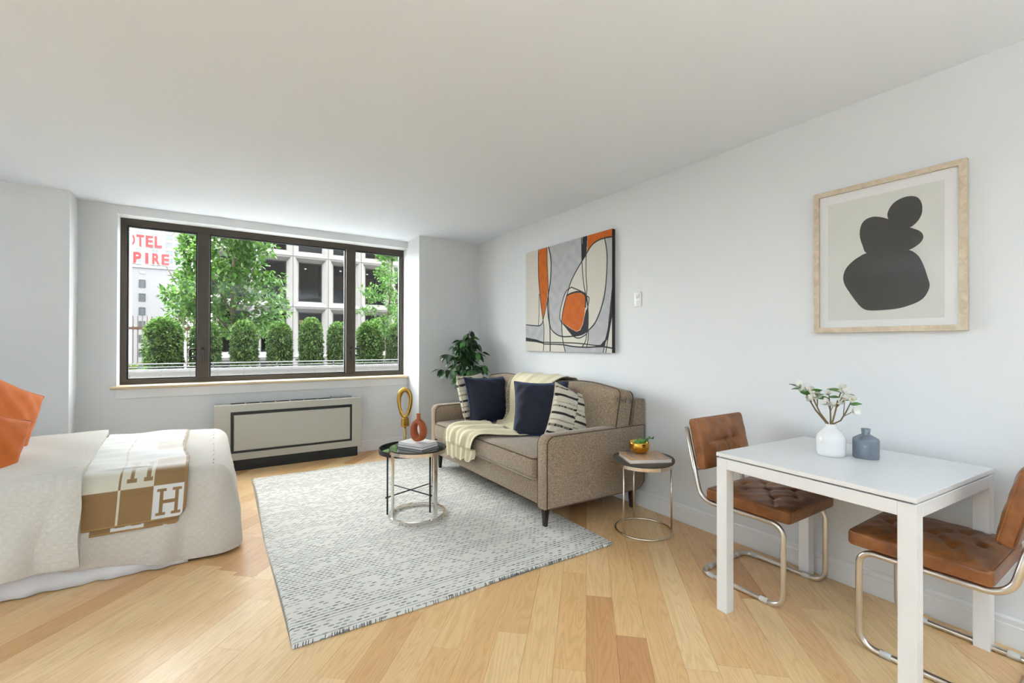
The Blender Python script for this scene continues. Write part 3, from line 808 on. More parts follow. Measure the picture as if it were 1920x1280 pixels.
# ------------------------------------------------------------------ rug
def rug_mat():
    t = NT('woven wool rug')
    tc = t.t.nodes.new('ShaderNodeTexCoord'); sp = t.t.nodes.new('ShaderNodeSeparateXYZ'); t.l(tc.outputs['Object'], sp.inputs[0])
    wob = t.noise(t.coords('Object', (2, 2, 1)), 2.0, 2)
    y = t.math('ADD', sp.outputs[1], t.math('MULTIPLY', wob, 0.012)); x = sp.outputs[0]
    ry = t.math('DIVIDE', y, 0.0215); row = t.math('FLOOR', ry); fy = t.math('SUBTRACT', ry, row)
    off = t.math('MULTIPLY', t.math('MODULO', row, 2.0), 0.5)
    rx = t.math('ADD', t.math('DIVIDE', x, 0.033), off); cel = t.math('FLOOR', rx); fx = t.math('SUBTRACT', rx, cel)
    def wn(a, b, c=0.0):
        cb = t.t.nodes.new('ShaderNodeCombineXYZ'); 
        for i, v in enumerate((a, b, c)):
            if isinstance(v, (int, float)): cb.inputs[i].default_value = v
            else: t.l(v, cb.inputs[i])
        w_ = t.t.nodes.new('ShaderNodeTexWhiteNoise'); w_.noise_dimensions = '3D'; t.l(cb.outputs[0], w_.inputs[0]); return w_.outputs[0]
    rc = wn(cel, row); rr = wn(0.0, row, 3.0)
    # elliptical dash
    ex = t.math('DIVIDE', t.math('SUBTRACT', fx, 0.5), 0.43); ey = t.math('DIVIDE', t.math('SUBTRACT', fy, 0.5), 0.23)
    d = t.math('ADD', t.math('MULTIPLY', ex, ex), t.math('MULTIPLY', ey, ey))
    dash = t.math('LESS_THAN', d, 1.0)
    # bands: some rows nearly blank, some a thin line
    band = t.noise(t.coords('Object', (0.35, 7.0, 1)), 1.0, 3, 0.6)
    thr = t.math('MULTIPLY_ADD', band, -2.2, 1.32)
    on_ = t.math('GREATER_THAN', rc, t.math('ADD', thr, t.math('MULTIPLY', rr, 0.25)))
    line = t.math('MULTIPLY', t.math('GREATER_THAN', rr, 0.80), t.math('LESS_THAN', t.math('ABSOLUTE', t.math('SUBTRACT', fy, 0.5)), 0.12))
    tone = wn(cel, row, 7.0)
    dark = t.mix(tone, lin(78, 80, 84), lin(186, 184, 178))
    base = t.mix(t.noise(t.coords('Object'), 260, 3), lin(212, 210, 202), lin(232, 229, 221))
    c = t.mix(t.math('MULTIPLY', t.math('MULTIPLY', dash, on_), 0.85), base, dark)
    c = t.mix(t.math('MULTIPLY', line, 0.7), c, lin(120, 122, 124))
    t.col(c); t.set(Roughness=0.95)
    t.b.inputs['Specular IOR Level'].default_value = 0.1
    hgt = t.math('ADD', t.math('MULTIPLY', t.math('SINE', t.math('MULTIPLY', fy, PI)), 0.7), t.math('MULTIPLY', t.math('MAXIMUM', t.math('SUBTRACT', 1.0, d), 0.0), 0.6))
    t.bump(hgt, 0.55, 0.004)
    return t.m
RX0, RX1, RY0, RY1 = 0.285, 2.11, 2.045, 4.80
rg = empty('area_rug', ((RX0 + RX1) / 2, (RY0 + RY1) / 2, 0.0)); tag(rg, 'large off-white woven wool rug with grey flecks under sofa and chrome table', 'rug')
hw, hh = (RX1 - RX0) / 2, (RY1 - RY0) / 2
def rugp(top):
    def f(u, v):
        x, y = (u * 2 - 1) * hw, (v * 2 - 1) * hh
        wv = 0.010 * math.sin(9 * v + 0.5) * (1 if u < 0.5 else 0.6) * abs(u - 0.5) * 2
        we = 0.007 * math.sin(11 * u + 1.0) * (abs(v - 0.5) * 2) ** 4
        sk = 0.030 * (v - 0.5)
        e = min(1.0, min(u, 1 - u) * 2 * hw / 0.008, min(v, 1 - v) * 2 * hh / 0.008)
        return (x + wv + sk, y + we, (0.0025 + 0.0095 * math.sqrt(e)) if top else 0.001)
    return f
us = [0, .001, .003, .006] + [k / 30 for k in range(1, 30)] + [.994, .997, .999, 1]
vsl = [0, .0008, .002, .004] + [k / 40 for k in range(1, 40)] + [.996, .998, .9992, 1]
def gridl(us, vs_, fn, flip=False):
    V = [fn(u, v) for u in us for v in vs_]; n = len(vs_)
    F = [(i * n + j, (i + 1) * n + j, (i + 1) * n + j + 1, i * n + j + 1) for i in range(len(us) - 1) for j in range(n - 1)]
    return V, ([q[::-1] for q in F] if flip else F)
obj('weave', gridl(us, vsl, rugp(True)), rug_mat(), rg, True)
obj('backing', gridl([0, .5, 1], [0, .5, 1], rugp(False), True), plain('rug backing', lin(150, 145, 135), 0.95), rg)
SV, SF = [], []
rs = random.Random(8)
for e, n in (((0, 0, 1, 0), 190), ((0, 1, 1, 1), 60)):
    for k in range(n):
        if rs.random() < 0.45: continue
        u = (k + rs.random() * 0.7) / n; p = rugp(True)(u, e[1]); q = rugp(True)(u, 0.0035 if e[1] == 0 else 0.9965)
        s = -1 if e[1] == 0 else 1
        v, f = tube([(p[0], p[1] + s * 0.002, 0.002), (p[0], p[1] + s * 0.001, 0.009), (q[0] + 0.003, q[1], q[2] + 0.0008)], 0.0016, 4)
        b = len(SV); SV += v; SF += [tuple(i + b for i in t_) for t_ in f]
o = obj('edge_stitching', (SV, SF), plain('dark stitching', lin(64, 66, 70), 0.9), rg); o['kind'] = 'stuff'

# ------------------------------------------------------------------ bed
linen = None
def waffle(name, c, sc=0.026, st=0.5, stripes=False):
    t = NT(name)
    v = t.coords('Object', (1, 1, 1))
    ck = t.t.nodes.new('ShaderNodeTexChecker'); ck.inputs['Scale'].default_value = 1 / sc; t.l(v, ck.inputs[0])
    n = t.noise(v, 120, 3); n2 = t.noise(t.coords('Object', (3, 12, 12)), 3.0, 3)
    t.col(t.mix(t.math('MULTIPLY', ck.outputs[1], 0.20), tuple(x for x in c), tuple(x * 0.80 for x in c[:3]) + (1,)))
    t.set(Roughness=0.9); t.b.inputs['Specular IOR Level'].default_value = 0.15
    t.b.inputs['Sheen Weight'].default_value = 0.15
    t.bump(t.math('ADD', t.math('MULTIPLY', ck.outputs[1], 0.5 if not stripes else 0.25), t.math('ADD', t.math('MULTIPLY', n, 0.35), n2)), st, 0.006)
    return t.m
comf_m = waffle('cream waffle coverlet', lin(206, 200, 190), 0.021, 0.7); duvet_m = waffle('ivory waffle duvet', lin(208, 204, 195), 0.021, 0.9)
sheet_m = plain('white cotton sheet', lin(228, 229, 233), 0.9, var=0.03, nscale=12, bump=0.2, bdist=0.004)
BX0, BX1, BY0, BY1, BT = -2.55, 0.005, 3.31, 4.63, 0.515
bed = empty('bed', (-1.25, 3.97, 0)); tag(bed, 'low bed with white skirted base under the coverlet', 'bed')
def off(vf, o3): return ([(p[0] - o3[0], p[1] - o3[1], p[2] - o3[2]) for p in vf[0]], vf[1])
B0 = (-1.25, 3.97, 0)
obj('mattress', off(bevbox(BX0, BX1 + 0.02, BY0 - 0.03, BY1 + 0.03, 0.24, BT - 0.02, 0.05, 3), B0), sheet_m, bed, True)
obj('box_spring', off(box(BX0, BX1, BY0 - 0.02, BY1 + 0.02, 0.10, 0.24), B0), sheet_m, bed)
for x, y in ((BX0 + 0.1, BY0 + 0.1), (BX0 + 0.1, BY1 - 0.1), (BX1 - 0.1, BY0 + 0.1), (BX1 - 0.1, BY1 - 0.1)):
    obj('leg', off(box(x - 0.03, x + 0.03, y - 0.03, y + 0.03, 0, 0.10), B0), M['blackflat'], bed)
def skirt(u, v):
    x = BX0 + (BX1 - 0.12 - BX0) * u
    return (x - B0[0], BY0 - 0.075 - 0.045 * (1 - v) + 0.008 * math.sin(x * 34) * (1 - v) + 0.006 * math.sin(x * 61 + 1) * (1 - v) - B0[1], 0.004 + 0.25 * v)
solidify(obj('bed_skirt', grid(120, 6, skirt), sheet_m, bed, True), 0.003)
obj('headboard', off(bevbox(BX0 - 0.1, BX0 - 0.02, BY0 - 0.05, BY1 + 0.05, 0, 1.15, 0.02, 3), B0), plain('linen headboard', lin(190, 184, 174), 0.9), bed)

def drape(name, x0, x1, zt, out, hem_fn, mat, foot=True, bulge=0.03, fold=0.012, seed=1, skew=0.0, thick=0.0, parent=None, zfn=None):
    """cloth over the bed: flat top, rolled edge of radius R, hanging sides (and foot)"""
    R_ = 0.09 + out
    peri = []                      # (base point, normal, arc position)
    n1 = 70
    for k in range(n1 + 1): peri.append(((x0 + (x1 - x0) * k / n1, BY0), (0, -1)))
    if foot:
        for k in range(1, 8): a = -PI / 2 + PI / 2 * k / 8; peri.append(((x1, BY0), (math.cos(a), math.sin(a))))
        for k in range(41): peri.append(((x1, BY0 + (BY1 - BY0) * k / 40), (1, 0)))
        for k in range(1, 8): a = PI / 2 * k / 8; peri.append(((x1, BY1), (math.cos(a), math.sin(a))))
        for k in range(n1 + 1): peri.append(((x1 + (x0 - x1) * k / n1, BY1), (0, 1)))
    V, F = [], []
    D = [0, .02, .04, .06, .08, .10, .12, .14] + [.14 + .035 * k for k in range(1, 13)]
    s = 0.0; prev = None
    g = random.Random(seed); ph = [g.random() * 6 for _ in range(6)]
    nd = len(D)
    def strip(peri):
        nonlocal s, prev
        b0 = len(V)
        for (b, n) in peri:
            if prev is not None: s += math.hypot(b[0] - prev[0], b[1] - prev[1]) + 0.02
            prev = b
            hem = hem_fn(b[0], n)
            tot = R_ * PI / 2 + (zt - R_ - hem)
            for d0 in D:
                d = d0 / D[-1] * tot
                a = min(d / R_, PI / 2)
                o_ = R_ * math.sin(a); z = zt - R_ * (1 - math.cos(a))
                rest = max(0.0, d - R_ * PI / 2); z -= rest
                fr_ = rest / max(0.05, tot - R_ * PI / 2)
                o_ += bulge * math.sin(fr_ * PI * 0.62) + fold * fr_ * (math.sin(s * 13 + ph[0]) + 0.7 * math.sin(s * 23 + ph[1] + 2 * fr_))
                o_ += 0.004 * math.sin(s * 31 + d * 20 + ph[2])
                zz = z + 0.004 * math.sin(b[0] * 17 + b[1] * 9 + ph[3]) * (1 - fr_)
                if zfn: zz += zfn(b[0], b[1]) * (1 - fr_)
                V.append([b[0] + n[0] * o_ + skew * (b[1] - BY0) * 0, b[1] + n[1] * o_, max(zz, 0.004)])
        for i in range(len(peri) - 1):
            for j in range(nd - 1):
                F.append((b0 + i * nd + j, b0 + i * nd + j + 1, b0 + (i + 1) * nd + j + 1, b0 + (i + 1) * nd + j))
    strip(peri)
    if not foot:
        prev = None
        strip([((x0 + (x1 - x0) * k / n1, BY1), (0, 1)) for k in range(n1, -1, -1)])
    b0 = len(V); nx, ny = n1, 40
    for i in range(nx + 1):
        for j in range(ny + 1):
            x = x0 + (x1 - x0) * i / nx; y = BY0 + (BY1 - BY0) * j / ny
            zz = zt + 0.004 * math.sin(x * 17 + y * 9 + ph[3])
            if zfn: zz += zfn(x, y)
            V.append([x, y, zz])
    for i in range(nx):
        for j in range(ny):
            F.append((b0 + i * (ny + 1) + j, b0 + (i + 1) * (ny + 1) + j, b0 + (i + 1) * (ny + 1) + j + 1, b0 + i * (ny + 1) + j + 1))
    V = np.array(V)
    if skew:
        wgt = np.clip((V[:, 0] - x0) / (x1 - x0), 0, 1)
        V[:, 0] += skew * (V[:, 1] - BY0) * wgt
    org = np.array(B0)
    o = obj(name, (V - org, F), mat, parent, True)
    bm = bmesh.new(); bm.from_mesh(o.data); bmesh.ops.remove_doubles(bm, verts=bm.verts[:], dist=0.003); bmesh.ops.recalc_face_normals(bm, faces=bm.faces[:]); bm.to_mesh(o.data); bm.free()
    if parent is None: o.location = B0
    if thick:
        sm = solidify(o, thick, 1.0)
        bv = o.modifiers.new('roll', 'BEVEL'); bv.width = thick * 0.45; bv.segments = 3; bv.limit_method = 'ANGLE'; bv.angle_limit = 1.0
        o.data.polygons.foreach_set('use_smooth', [True] * len(o.data.polygons))
    return o
cv = drape('coverlet', BX0, BX1, BT, 0.0, lambda x, n: (0.02 if x > -0.15 else 0.02 + 0.10 * min(1, (-0.15 - x) / 0.6)) if n[1] < -0.3 else 0.03, comf_m, True, 0.035, 0.017, 2, thick=0.012)
tag(cv, 'cream waffle-weave coverlet draped over the foot of the bed', 'coverlet')
dv = drape('folded_duvet', BX0, -0.575, BT + 0.016, 0.016, lambda x, n: 0.125, duvet_m, False, 0.045, 0.014, 4, skew=-0.075, thick=0.042,
           zfn=lambda x, y: 0.012 * math.exp(-((x + 0.7) / 0.15) ** 2))
tag(dv, 'thick ivory waffle-weave duvet folded back across the bed', 'duvet')

# throw blanket with squares and letter H, hanging over the near side
def throw_col(u, v):
    """u metres from the left edge, v metres from the hem; returns colour"""
    br, cr, wh = np.array(lin(132, 102, 62)[:3]), np.array(lin(208, 203, 184)[:3]), np.array(lin(220, 221, 219)[:3])
    u = np.asarray(u); v = np.asarray(v); C = np.zeros(u.shape + (3,))
    C[:] = br
    e1, e2, e3, e4 = 0.190, 0.200, 0.340, 0.478       # column edges (thin stripe between e1 and e2)
    def put(m, c): C[m] = c
    rows = [0.0, 0.185, 0.50, 0.80, 1.10, 1.40, 1.70]
    def H(m0, ua, ub, va, vb, c):
        uu = (u - ua) / (ub - ua); vv = (v - va) / (vb - va)
        post = ((uu > 0.06) & (uu < 0.24) | (uu > 0.76) & (uu < 0.94)) & (vv > 0) & (vv < 1)
        bar = (uu >= 0.2) & (uu <= 0.8) & (vv > 0.44) & (vv < 0.56)
        ser = ((uu > -0.06) & (uu < 0.36) | (uu > 0.64) & (uu < 1.06)) & ((vv > 0) & (vv < 0.09) | (vv > 0.91) & (vv < 1))
        put(m0 & (post | bar | ser), c)
    pale, faint = np.array(lin(226, 225, 220)[:3]), np.array(lin(214, 204, 190)[:3])
    m = v < rows[1]
    put(m & (u >= e1) & (u < e2), cr); put(m & (u >= e3) & (u < e4), wh)
    H(m, e3 + 0.022, e4 - 0.018, 0.026, rows[1] - 0.02, br)
    m = (v >= rows[1]) & (v < rows[2])
    put(m & (u < e3), cr); put(m & (u >= e1) & (u < e2), br)
    H(m, e2 + 0.028, e3 - 0.012, rows[1] + 0.03, rows[2] - 0.03, br)
    # window glare painted in: upper rows fade to pale ivory with faint squares
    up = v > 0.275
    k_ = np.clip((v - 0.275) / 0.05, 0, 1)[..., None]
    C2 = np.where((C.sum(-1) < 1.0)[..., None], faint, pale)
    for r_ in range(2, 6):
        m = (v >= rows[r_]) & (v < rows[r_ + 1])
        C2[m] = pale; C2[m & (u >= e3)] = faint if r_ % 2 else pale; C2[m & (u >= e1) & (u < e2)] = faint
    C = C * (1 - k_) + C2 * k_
    def put(m, c): C[m] = c
    put(v < 0.010, np.array(lin(150, 118, 72)[:3])); put(u >= e4, np.array(lin(140, 108, 66)[:3]))
    return C
TX0, TX1 = -0.620, -0.128
def throw_sheet(name, x0, x1, zt, out, hem, mat, far, parent=None, voff=0.0, corner=0.06):
    R_ = 0.09 + out
    nu, nv = 150, 420
    L1 = (zt - R_ - hem); L2 = R_ * PI / 2; tot = L1 + L2 + (far - BY0)
    U, W = np.meshgrid(np.linspace(0, 1, nu + 1), np.linspace(0, 1, nv + 1), indexing='ij')
    u = U * (x1 - x0); v = W * tot
    # rounded lower right corner
    cu, cvv = (x1 - x0) - corner, corner
    hemlift = np.where(u > cu, corner - np.sqrt(np.maximum(0, corner ** 2 - (u - cu) ** 2)), 0)
    vv = np.maximum(v, hemlift)
    X = x0 + u; Y = np.zeros_like(u); Z = np.zeros_like(u)
    m1 = vv < L1; m2 = (vv >= L1) & (vv < L1 + L2); m3 = vv >= L1 + L2
    fr_ = np.clip((L1 - vv) / (zt - R_ - 0.02), 0, 1)
    a = np.clip((vv - L1) / R_, 0, PI / 2)
    Y = np.where(m1, BY0 - R_ - 0.035 * np.sin(fr_ * PI * 0.62) - 0.004 * np.sin(u * 26) * fr_, np.where(m2, BY0 - R_ * np.cos(a), BY0 + (vv - L1 - L2)))
    Z = np.where(m1, hem + vv, np.where(m2, zt - R_ + R_ * np.sin(a), zt))
    Z = Z + np.where(m3, 0.0035 * np.sin(v * 40 + 3 * u) + 0.0045 * np.sin(u * 17 + v * 13), 0)
    X = X - 0.10 * (X - x0) / (x1 - x0) * 0 + 0.012 * np.sin(v * 5) - 0.045 * np.clip((v - 0.5) / 1.0, 0, 1)
    P = np.stack([X, Y, Z], -1).reshape(-1, 3) - np.array(B0)
    n = nv + 1
    I, J = np.meshgrid(np.arange(nu), np.arange(nv), indexing='ij'); I = I.ravel(); J = J.ravel()
    F = np.stack([I * n + J, (I + 1) * n + J, (I + 1) * n + J + 1, I * n + J + 1], 1)
    o = obj(name, (P, F.tolist()), mat, parent, True)
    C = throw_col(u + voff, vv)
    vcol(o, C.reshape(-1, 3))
    solidify(o, 0.006, 1.0)
    return o
throw_m = vc_mat('woven wool throw', 0.62, 0.15, 500, 0.001, 0.3)
th = empty('throw_blanket', B0); tag(th, 'brown and cream checked throw blanket with big letter H squares', 'blanket')
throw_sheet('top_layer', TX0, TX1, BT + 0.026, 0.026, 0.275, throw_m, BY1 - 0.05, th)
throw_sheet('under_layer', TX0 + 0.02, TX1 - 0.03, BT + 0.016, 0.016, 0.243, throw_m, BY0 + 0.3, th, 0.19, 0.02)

# ------------------------------------------------------------------ pillows
def pillow(w_, h_, t_, n=26, pinch=0.10, seed=0, piping=True):
    """square pillow standing in the local XZ plane, bottom at z=0"""
    g = random.Random(seed); ph = [g.random() * 6 for _ in range(6)]
    V, F = [], []
    def P(a, b, sd):
        ea, eb = 1 - abs(a) ** 2.6, 1 - abs(b) ** 2.6
        th = t_ / 2 * max(0, ea * eb) ** 0.45
        x = a * w_ / 2 * (1 - pinch * (1 - abs(b) ** 2) * abs(a) ** 3 * 0.9)
        z = b * h_ / 2 * (1 - pinch * (1 - abs(a) ** 2) * abs(b) ** 3 * 0.9)
        wr = 0.006 * math.sin(9 * a + 5 * b + ph[0]) * math.sin(7 * b + ph[1]) + 0.010 * max(0, abs(a * b)) * math.sin(14 * (a - b) + ph[2])
        return (x, sd * (th + wr * min(1, 4 * ea * eb)), z + h_ / 2)
    for sd in (-1, 1):
        b0 = len(V)
        for i in range(n + 1):
            for j in range(n + 1): V.append(P(-1 + 2 * i / n, -1 + 2 * j / n, sd))
        for i in range(n):
            for j in range(n):
                q = (b0 + i * (n + 1) + j, b0 + (i + 1) * (n + 1) + j, b0 + (i + 1) * (n + 1) + j + 1, b0 + i * (n + 1) + j + 1)
                F.append(q if sd < 0 else q[::-1])
    edge = [P(-1 + 2 * k / n, -1, 0) for k in range(n)] + [P(1, -1 + 2 * k / n, 0) for k in range(n)] + [P(1 - 2 * k / n, 1, 0) for k in range(n)] + [P(-1, 1 - 2 * k / n, 0) for k in range(n)]
    return (V, F), edge
def place_pillow(name, label, cat, group, w_, h_, t_, mat, loc, rot, seed, pipe_mat=None, pr=0.004, colfn=None, pinch=0.10):
    t = empty(name, loc); t.rotation_euler = rot; tag(t, label, cat, group)
    (V, F), e = pillow(w_, h_, t_, 26 if colfn is None else 90, pinch, seed)
    c = obj('cover', (V, F), mat, t, True)
    if colfn is not None: vcol(c, [colfn(p[0] / w_ + 0.5, p[2] / h_) for p in V])
    bm = bmesh.new(); bm.from_mesh(c.data); bmesh.ops.remove_doubles(bm, verts=bm.verts[:], dist=0.0004); bm.to_mesh(c.data); bm.free()
    if pipe_mat: obj('piping', tube(e, pr, 6, True), pipe_mat, t, True)
    return t
orange = plain('orange velvet', lin(186, 92, 14), 0.85, var=0.12, nscale=14, sheen=0.15)
place_pillow('throw_pillow', 'orange velvet pillow standing at the back of the bed', 'pillow', 'orange pillows on the bed', 0.56, 0.55, 0.18, orange, (-1.20, 4.06, 0.525), (-0.12, 0.50, 1.05), 3, orange, 0.004)
place_pillow('throw_pillow', 'orange velvet pillow in front, lower and nearest the viewer', 'pillow', 'orange pillows on the bed', 0.54, 0.50, 0.18, orange, (-1.125, 3.47, 0.44), (-0.15, 0.42, 0.90), 5, orange, 0.004)

# ------------------------------------------------------------------ sofa
def tweed():
    t = NT('taupe tweed')
    v = t.coords('Object', (1, 1, 1))
    a = t.noise(t.coords('Object', (66, 190, 190)), 1.0, 3, 0.7); b = t.noise(t.coords('Object', (190, 66, 88)), 1.3, 3, 0.7)
    m = t.math('MULTIPLY_ADD', t.math('ADD', a, b), 0.5, 0.0)
    t.col(t.ramp(m, [(0.36, lin(102, 86, 67)), (0.5, lin(134, 116, 96)), (0.64, lin(168, 151, 130))]))
    t.set(Roughness=0.95); t.b.inputs['Specular IOR Level'].default_value = 0.15; t.b.inputs['Sheen Weight'].default_value = 0.25
    t.bump(m, 0.5, 0.002)
    return t.m
TW = tweed(); PIPE = plain('brown piping', lin(82, 66, 54), 0.9)
PIPE_L = plain('taupe piping', lin(150, 134, 118), 0.9)
S0 = (2.30, 3.36, 0)
sofa = empty('sofa', S0); tag(sofa, 'taupe tweed two-seat sofa with dark tapered legs', 'sofa')
def sp_(name, vf, mat=TW, parent=sofa, smooth=True): return obj(name, off(vf, S0), mat, parent, smooth)
def arm(ya, yb, ya2, yb2, outer_sign):
    """side panel: plan goes from ya..yb at the front to ya2..yb2 at the back; rounded front"""
    zb, zt = 0.150, 0.640
    # profile in (x,z) around the arm outline
    R1, R2 = 0.055, 0.085
    pts = round_path([(1.835, 0, zb), (1.835, 0, zt), (2.755, 0, zt + 0.005), (2.755, 0, zb)], [0, 0.06, 0.015, 0.085], 6, True)
    prof_ = [(p.x, p.z) for p in pts]
    cx, cz = 2.29, 0.40
    rings = []
    for s_, ins in ((0.0, 0.026), (0.10, 0.008), (0.22, 0.0), (0.78, 0.0), (0.90, 0.008), (1.0, 0.026)):
        ring = []
        for (x, z) in prof_:
            dx, dz = x - cx, z - cz
            xx = x - math.copysign(ins, dx) * (1 if abs(dx) > 0.30 else abs(dx) / 0.30); zz = z - math.copysign(ins, dz) * (1 if abs(dz) > 0.15 else abs(dz) / 0.15)
            k = (x - 1.835) / 0.92
            y0, y1 = ya + (ya2 - ya) * k, yb + (yb2 - yb) * k
            ring.append((xx, y0 + (y1 - y0) * s_, zz))
        rings.append(ring)
    n = len(prof_); V = [p for r_ in rings for p in r_]; F = []
    for i in range(len(rings) - 1):
        for k in range(n): F.append((i * n + k, i * n + (k + 1) % n, (i + 1) * n + (k + 1) % n, (i + 1) * n + k))
    F.append(tuple(range(n))[::-1]); F.append(tuple((len(rings) - 1) * n + k for k in range(n)))
    o = sp_('arm', (V, F)); fix_normals(o)
    for idx, m_ in ((1, PIPE), (len(rings) - 2, PIPE)):
        obj('piping', off(tube(rings[idx], 0.0042, 6, True), S0), m_, o, True)
    return o
arm(2.375, 2.505, 2.345, 2.475, -1)
arm(4.175, 4.305, 4.185, 4.315, 1)
sp_('base', bevbox(1.855, 2.74, 2.49, 4.19, 0.155, 0.325, 0.012, 3))
def crown(h, hx, hy):
    def fn(V):
        top = V[:, 2] > 0
        V[:, 2] += np.where(top, h * np.maximum(0, 1 - (V[:, 0] / hx) ** 2) * np.maximum(0, 1 - (V[:, 1] / hy) ** 4), 0)
        V[:, 0] -= 0.012 * np.cos(np.clip(V[:, 2] / 0.08, -1, 1) * PI / 2) * (V[:, 0] < 0)
        V[:, 2] += 0.004 * np.sin(V[:, 1] * 9) * top
        return V
    return fn
v, f = rbox(0.72, 1.665, 0.165, 0.035, 14, 4, crown(0.020, 0.36, 0.83))
sc = obj('seat_cushion', (v + np.array((2.185, 3.34, 0.397)) - np.array(S0), f), TW, sofa, True)
for z, m_ in ((0.466, PIPE), (0.328, PIPE_L)):
    pth = round_path([(1.822, 2.512, z), (1.822, 4.168, z), (2.53, 4.168, z), (2.53, 2.512, z)], 0.035, 5, True)
    obj('piping', off(tube(pth, 0.0045, 6, True), S0), m_, sc, True)
# back frame and cushions
bfp = round_path([(2.60, 0, 0.20), (2.655, 0, 0.835), (2.758, 0, 0.835), (2.758, 0, 0.20)], [0, 0.03, 0.02, 0], 5, True)
o = sp_('back_frame', prism([(p.x, p.z) for p in bfp], 1, 2.36, 4.30) if False else ([(p.x, yy, p.z) for yy in (2.362, 4.305) for p in bfp], [tuple(range(len(bfp)))[::-1], tuple(range(len(bfp), 2 * len(bfp)))] + [(i, (i + 1) % len(bfp), len(bfp) + (i + 1) % len(bfp), len(bfp) + i) for i in range(len(bfp))])); fix_normals(o)
for p_ in o.data.polygons: p_.use_smooth = False
def backcush(ya, yb, seed):
    L_ = yb - ya; H_ = 0.47; T_ = 0.17
    g = random.Random(seed); ph = [g.random() * 6 for _ in range(4)]
    def fn(V):
        yy, zz = V[:, 1] / (L_ / 2), V[:, 2] / (H_ / 2)
        V[:, 0] += np.where(V[:, 0] < 0, -0.032 * np.maximum(0, 1 - yy ** 4) * np.maximum(0, 1 - zz ** 2) + 0.006 * np.sin(yy * 7 + ph[0]) * np.sin(zz * 5 + ph[1]), 0)
        V[:, 2] += np.where(zz > 0.6, 0.010 * np.sin(yy * 4 + ph[2]) - 0.018 * np.abs(yy) ** 3, 0)
        tl = 0.20
        x, z = V[:, 0].copy(), V[:, 2].copy()
        V[:, 0] = x * math.cos(tl) + z * math.sin(tl); V[:, 2] = -x * math.sin(tl) + z * math.cos(tl)
        return V
    v, f = rbox(T_, L_, H_, 0.05, 14, 4, fn)
    c = obj('back_cushion', (v + np.array((2.545, (ya + yb) / 2, 0.70)) - np.array(S0), f), TW, sofa, True)
    def edge(xs):
        pts = []
        for (y, z) in round_pts(L_ / 2 - 0.006, H_ / 2 - 0.006, 0.05):
            x = xs
            z2 = z + (0.010 * math.sin(y / (L_ / 2) * 4 + ph[2]) - 0.018 * abs(y / (L_ / 2)) ** 3 if z > 0.14 else 0)
            pts.append((2.545 + x * math.cos(0.2) + z2 * math.sin(0.2), (ya + yb) / 2 + y, 0.70 - x * math.sin(0.2) + z2 * math.cos(0.2)))
        return pts
    for xs in (-T_ / 2 + 0.016, T_ / 2 - 0.016):
        obj('piping', off(tube(edge(xs), 0.0042, 6, True), S0), PIPE, c, True)
def round_pts(hy, hz, r):
    P_ = round_path([(0, -hy, -hz), (0, hy, -hz), (0, hy, hz), (0, -hy, hz)], r, 5, True)
    out = []
    for i in range(len(P_)):
        a, b = P_[i], P_[(i + 1) % len(P_)]
        n = max(1, int((b - a).length / 0.04))
        for k in range(n): q = a.lerp(b, k / n); out.append((q.y, q.z))
    return out
backcush(2.368, 3.338, 4); backcush(3.342, 4.295, 9)
for x, y, zf in ((1.895, 2.475, 0.012), (1.905, 4.215, 0.012), (2.69, 2.43, 0.0), (2.69, 4.24, 0.012)):
    v, f = lathe([(0.014, 0), (0.024, 0.155 - zf), (0.026, 0.17 - zf)], 4, 0, 0, zf)
    v = [(p[0], p[1], p[2]) for p in v]
    cr_, sr_ = math.cos(PI / 4), math.sin(PI / 4)
    v = [((p[0] * cr_ - p[1] * sr_) * 1.2 + x + (0.012 if x < 2.2 else -0.004) * (p[2] - 0.17) * -1 * -1, (p[0] * sr_ + p[1] * cr_) * 1.2 + y, p[2]) for p in v]
    sp_('leg', (v, f), M['legwood'], sofa, False)

# sofa pillows
navy = plain('navy velvet', lin(13, 18, 38), 0.8, var=0.25, nscale=9, sheen=0.4)
navy_t = navy.node_tree.nodes['Principled BSDF']; navy_t.inputs['Sheen Tint'].default_value = lin(120, 150, 210)
navy_p = plain('navy piping', lin(40, 56, 92), 0.8)
ivory, ink, olive = np.array(lin(214, 206, 188)[:3]), np.array(lin(40, 38, 38)[:3]), np.array(lin(150, 142, 118)[:3])
def stripes(u, v, flip=0):
    j = math.sin(v * 93.7 + u * 11) * 0.5 + math.sin(u * 57 + v * 31) * 0.5
    vv = v + 0.004 * j
    sh = 0.0 if (u < 0.42) else 0.055
    vv = (vv + sh) % 1.0
    c = ivory
    for c0, hw_, kind in ((0.09, 0.020, 0), (0.23, 0.022, 1), (0.33, 0.010, 2), (0.45, 0.024, 0), (0.58, 0.018, 1), (0.66, 0.006, 2), (0.78, 0.022, 0), (0.92, 0.014, 1)):
        d = abs(vv - c0)
        if kind == 0 and d < hw_: c = ink
        elif kind == 1 and d < hw_: c = ink if math.sin(u * 150 + 3 * math.sin(u * 41)) * math.cos((vv - c0) / hw_ * 1.5) > 0.0 else olive
        elif kind == 2 and d < hw_: c = olive
    if abs(u - 0.42) < 0.006: c = ink if math.sin(v * 120) > -0.2 else ivory
    return c
stripe_m = vc_mat('ivory striped mudcloth', 0.9, 0.25, 350, 0.002, 0.1)
ivp = plain('ivory piping', lin(196, 184, 156), 0.9)
G = 'pillows on the sofa'
place_pillow('throw_pillow', 'ivory and black striped pillow at the far end of the sofa', 'pillow', G, 0.48, 0.47, 0.15, stripe_m, (2.26, 4.07, 0.478), (-0.24, 0.0, 0.52 + 0.0), 21, ivp, 0.004, stripes)
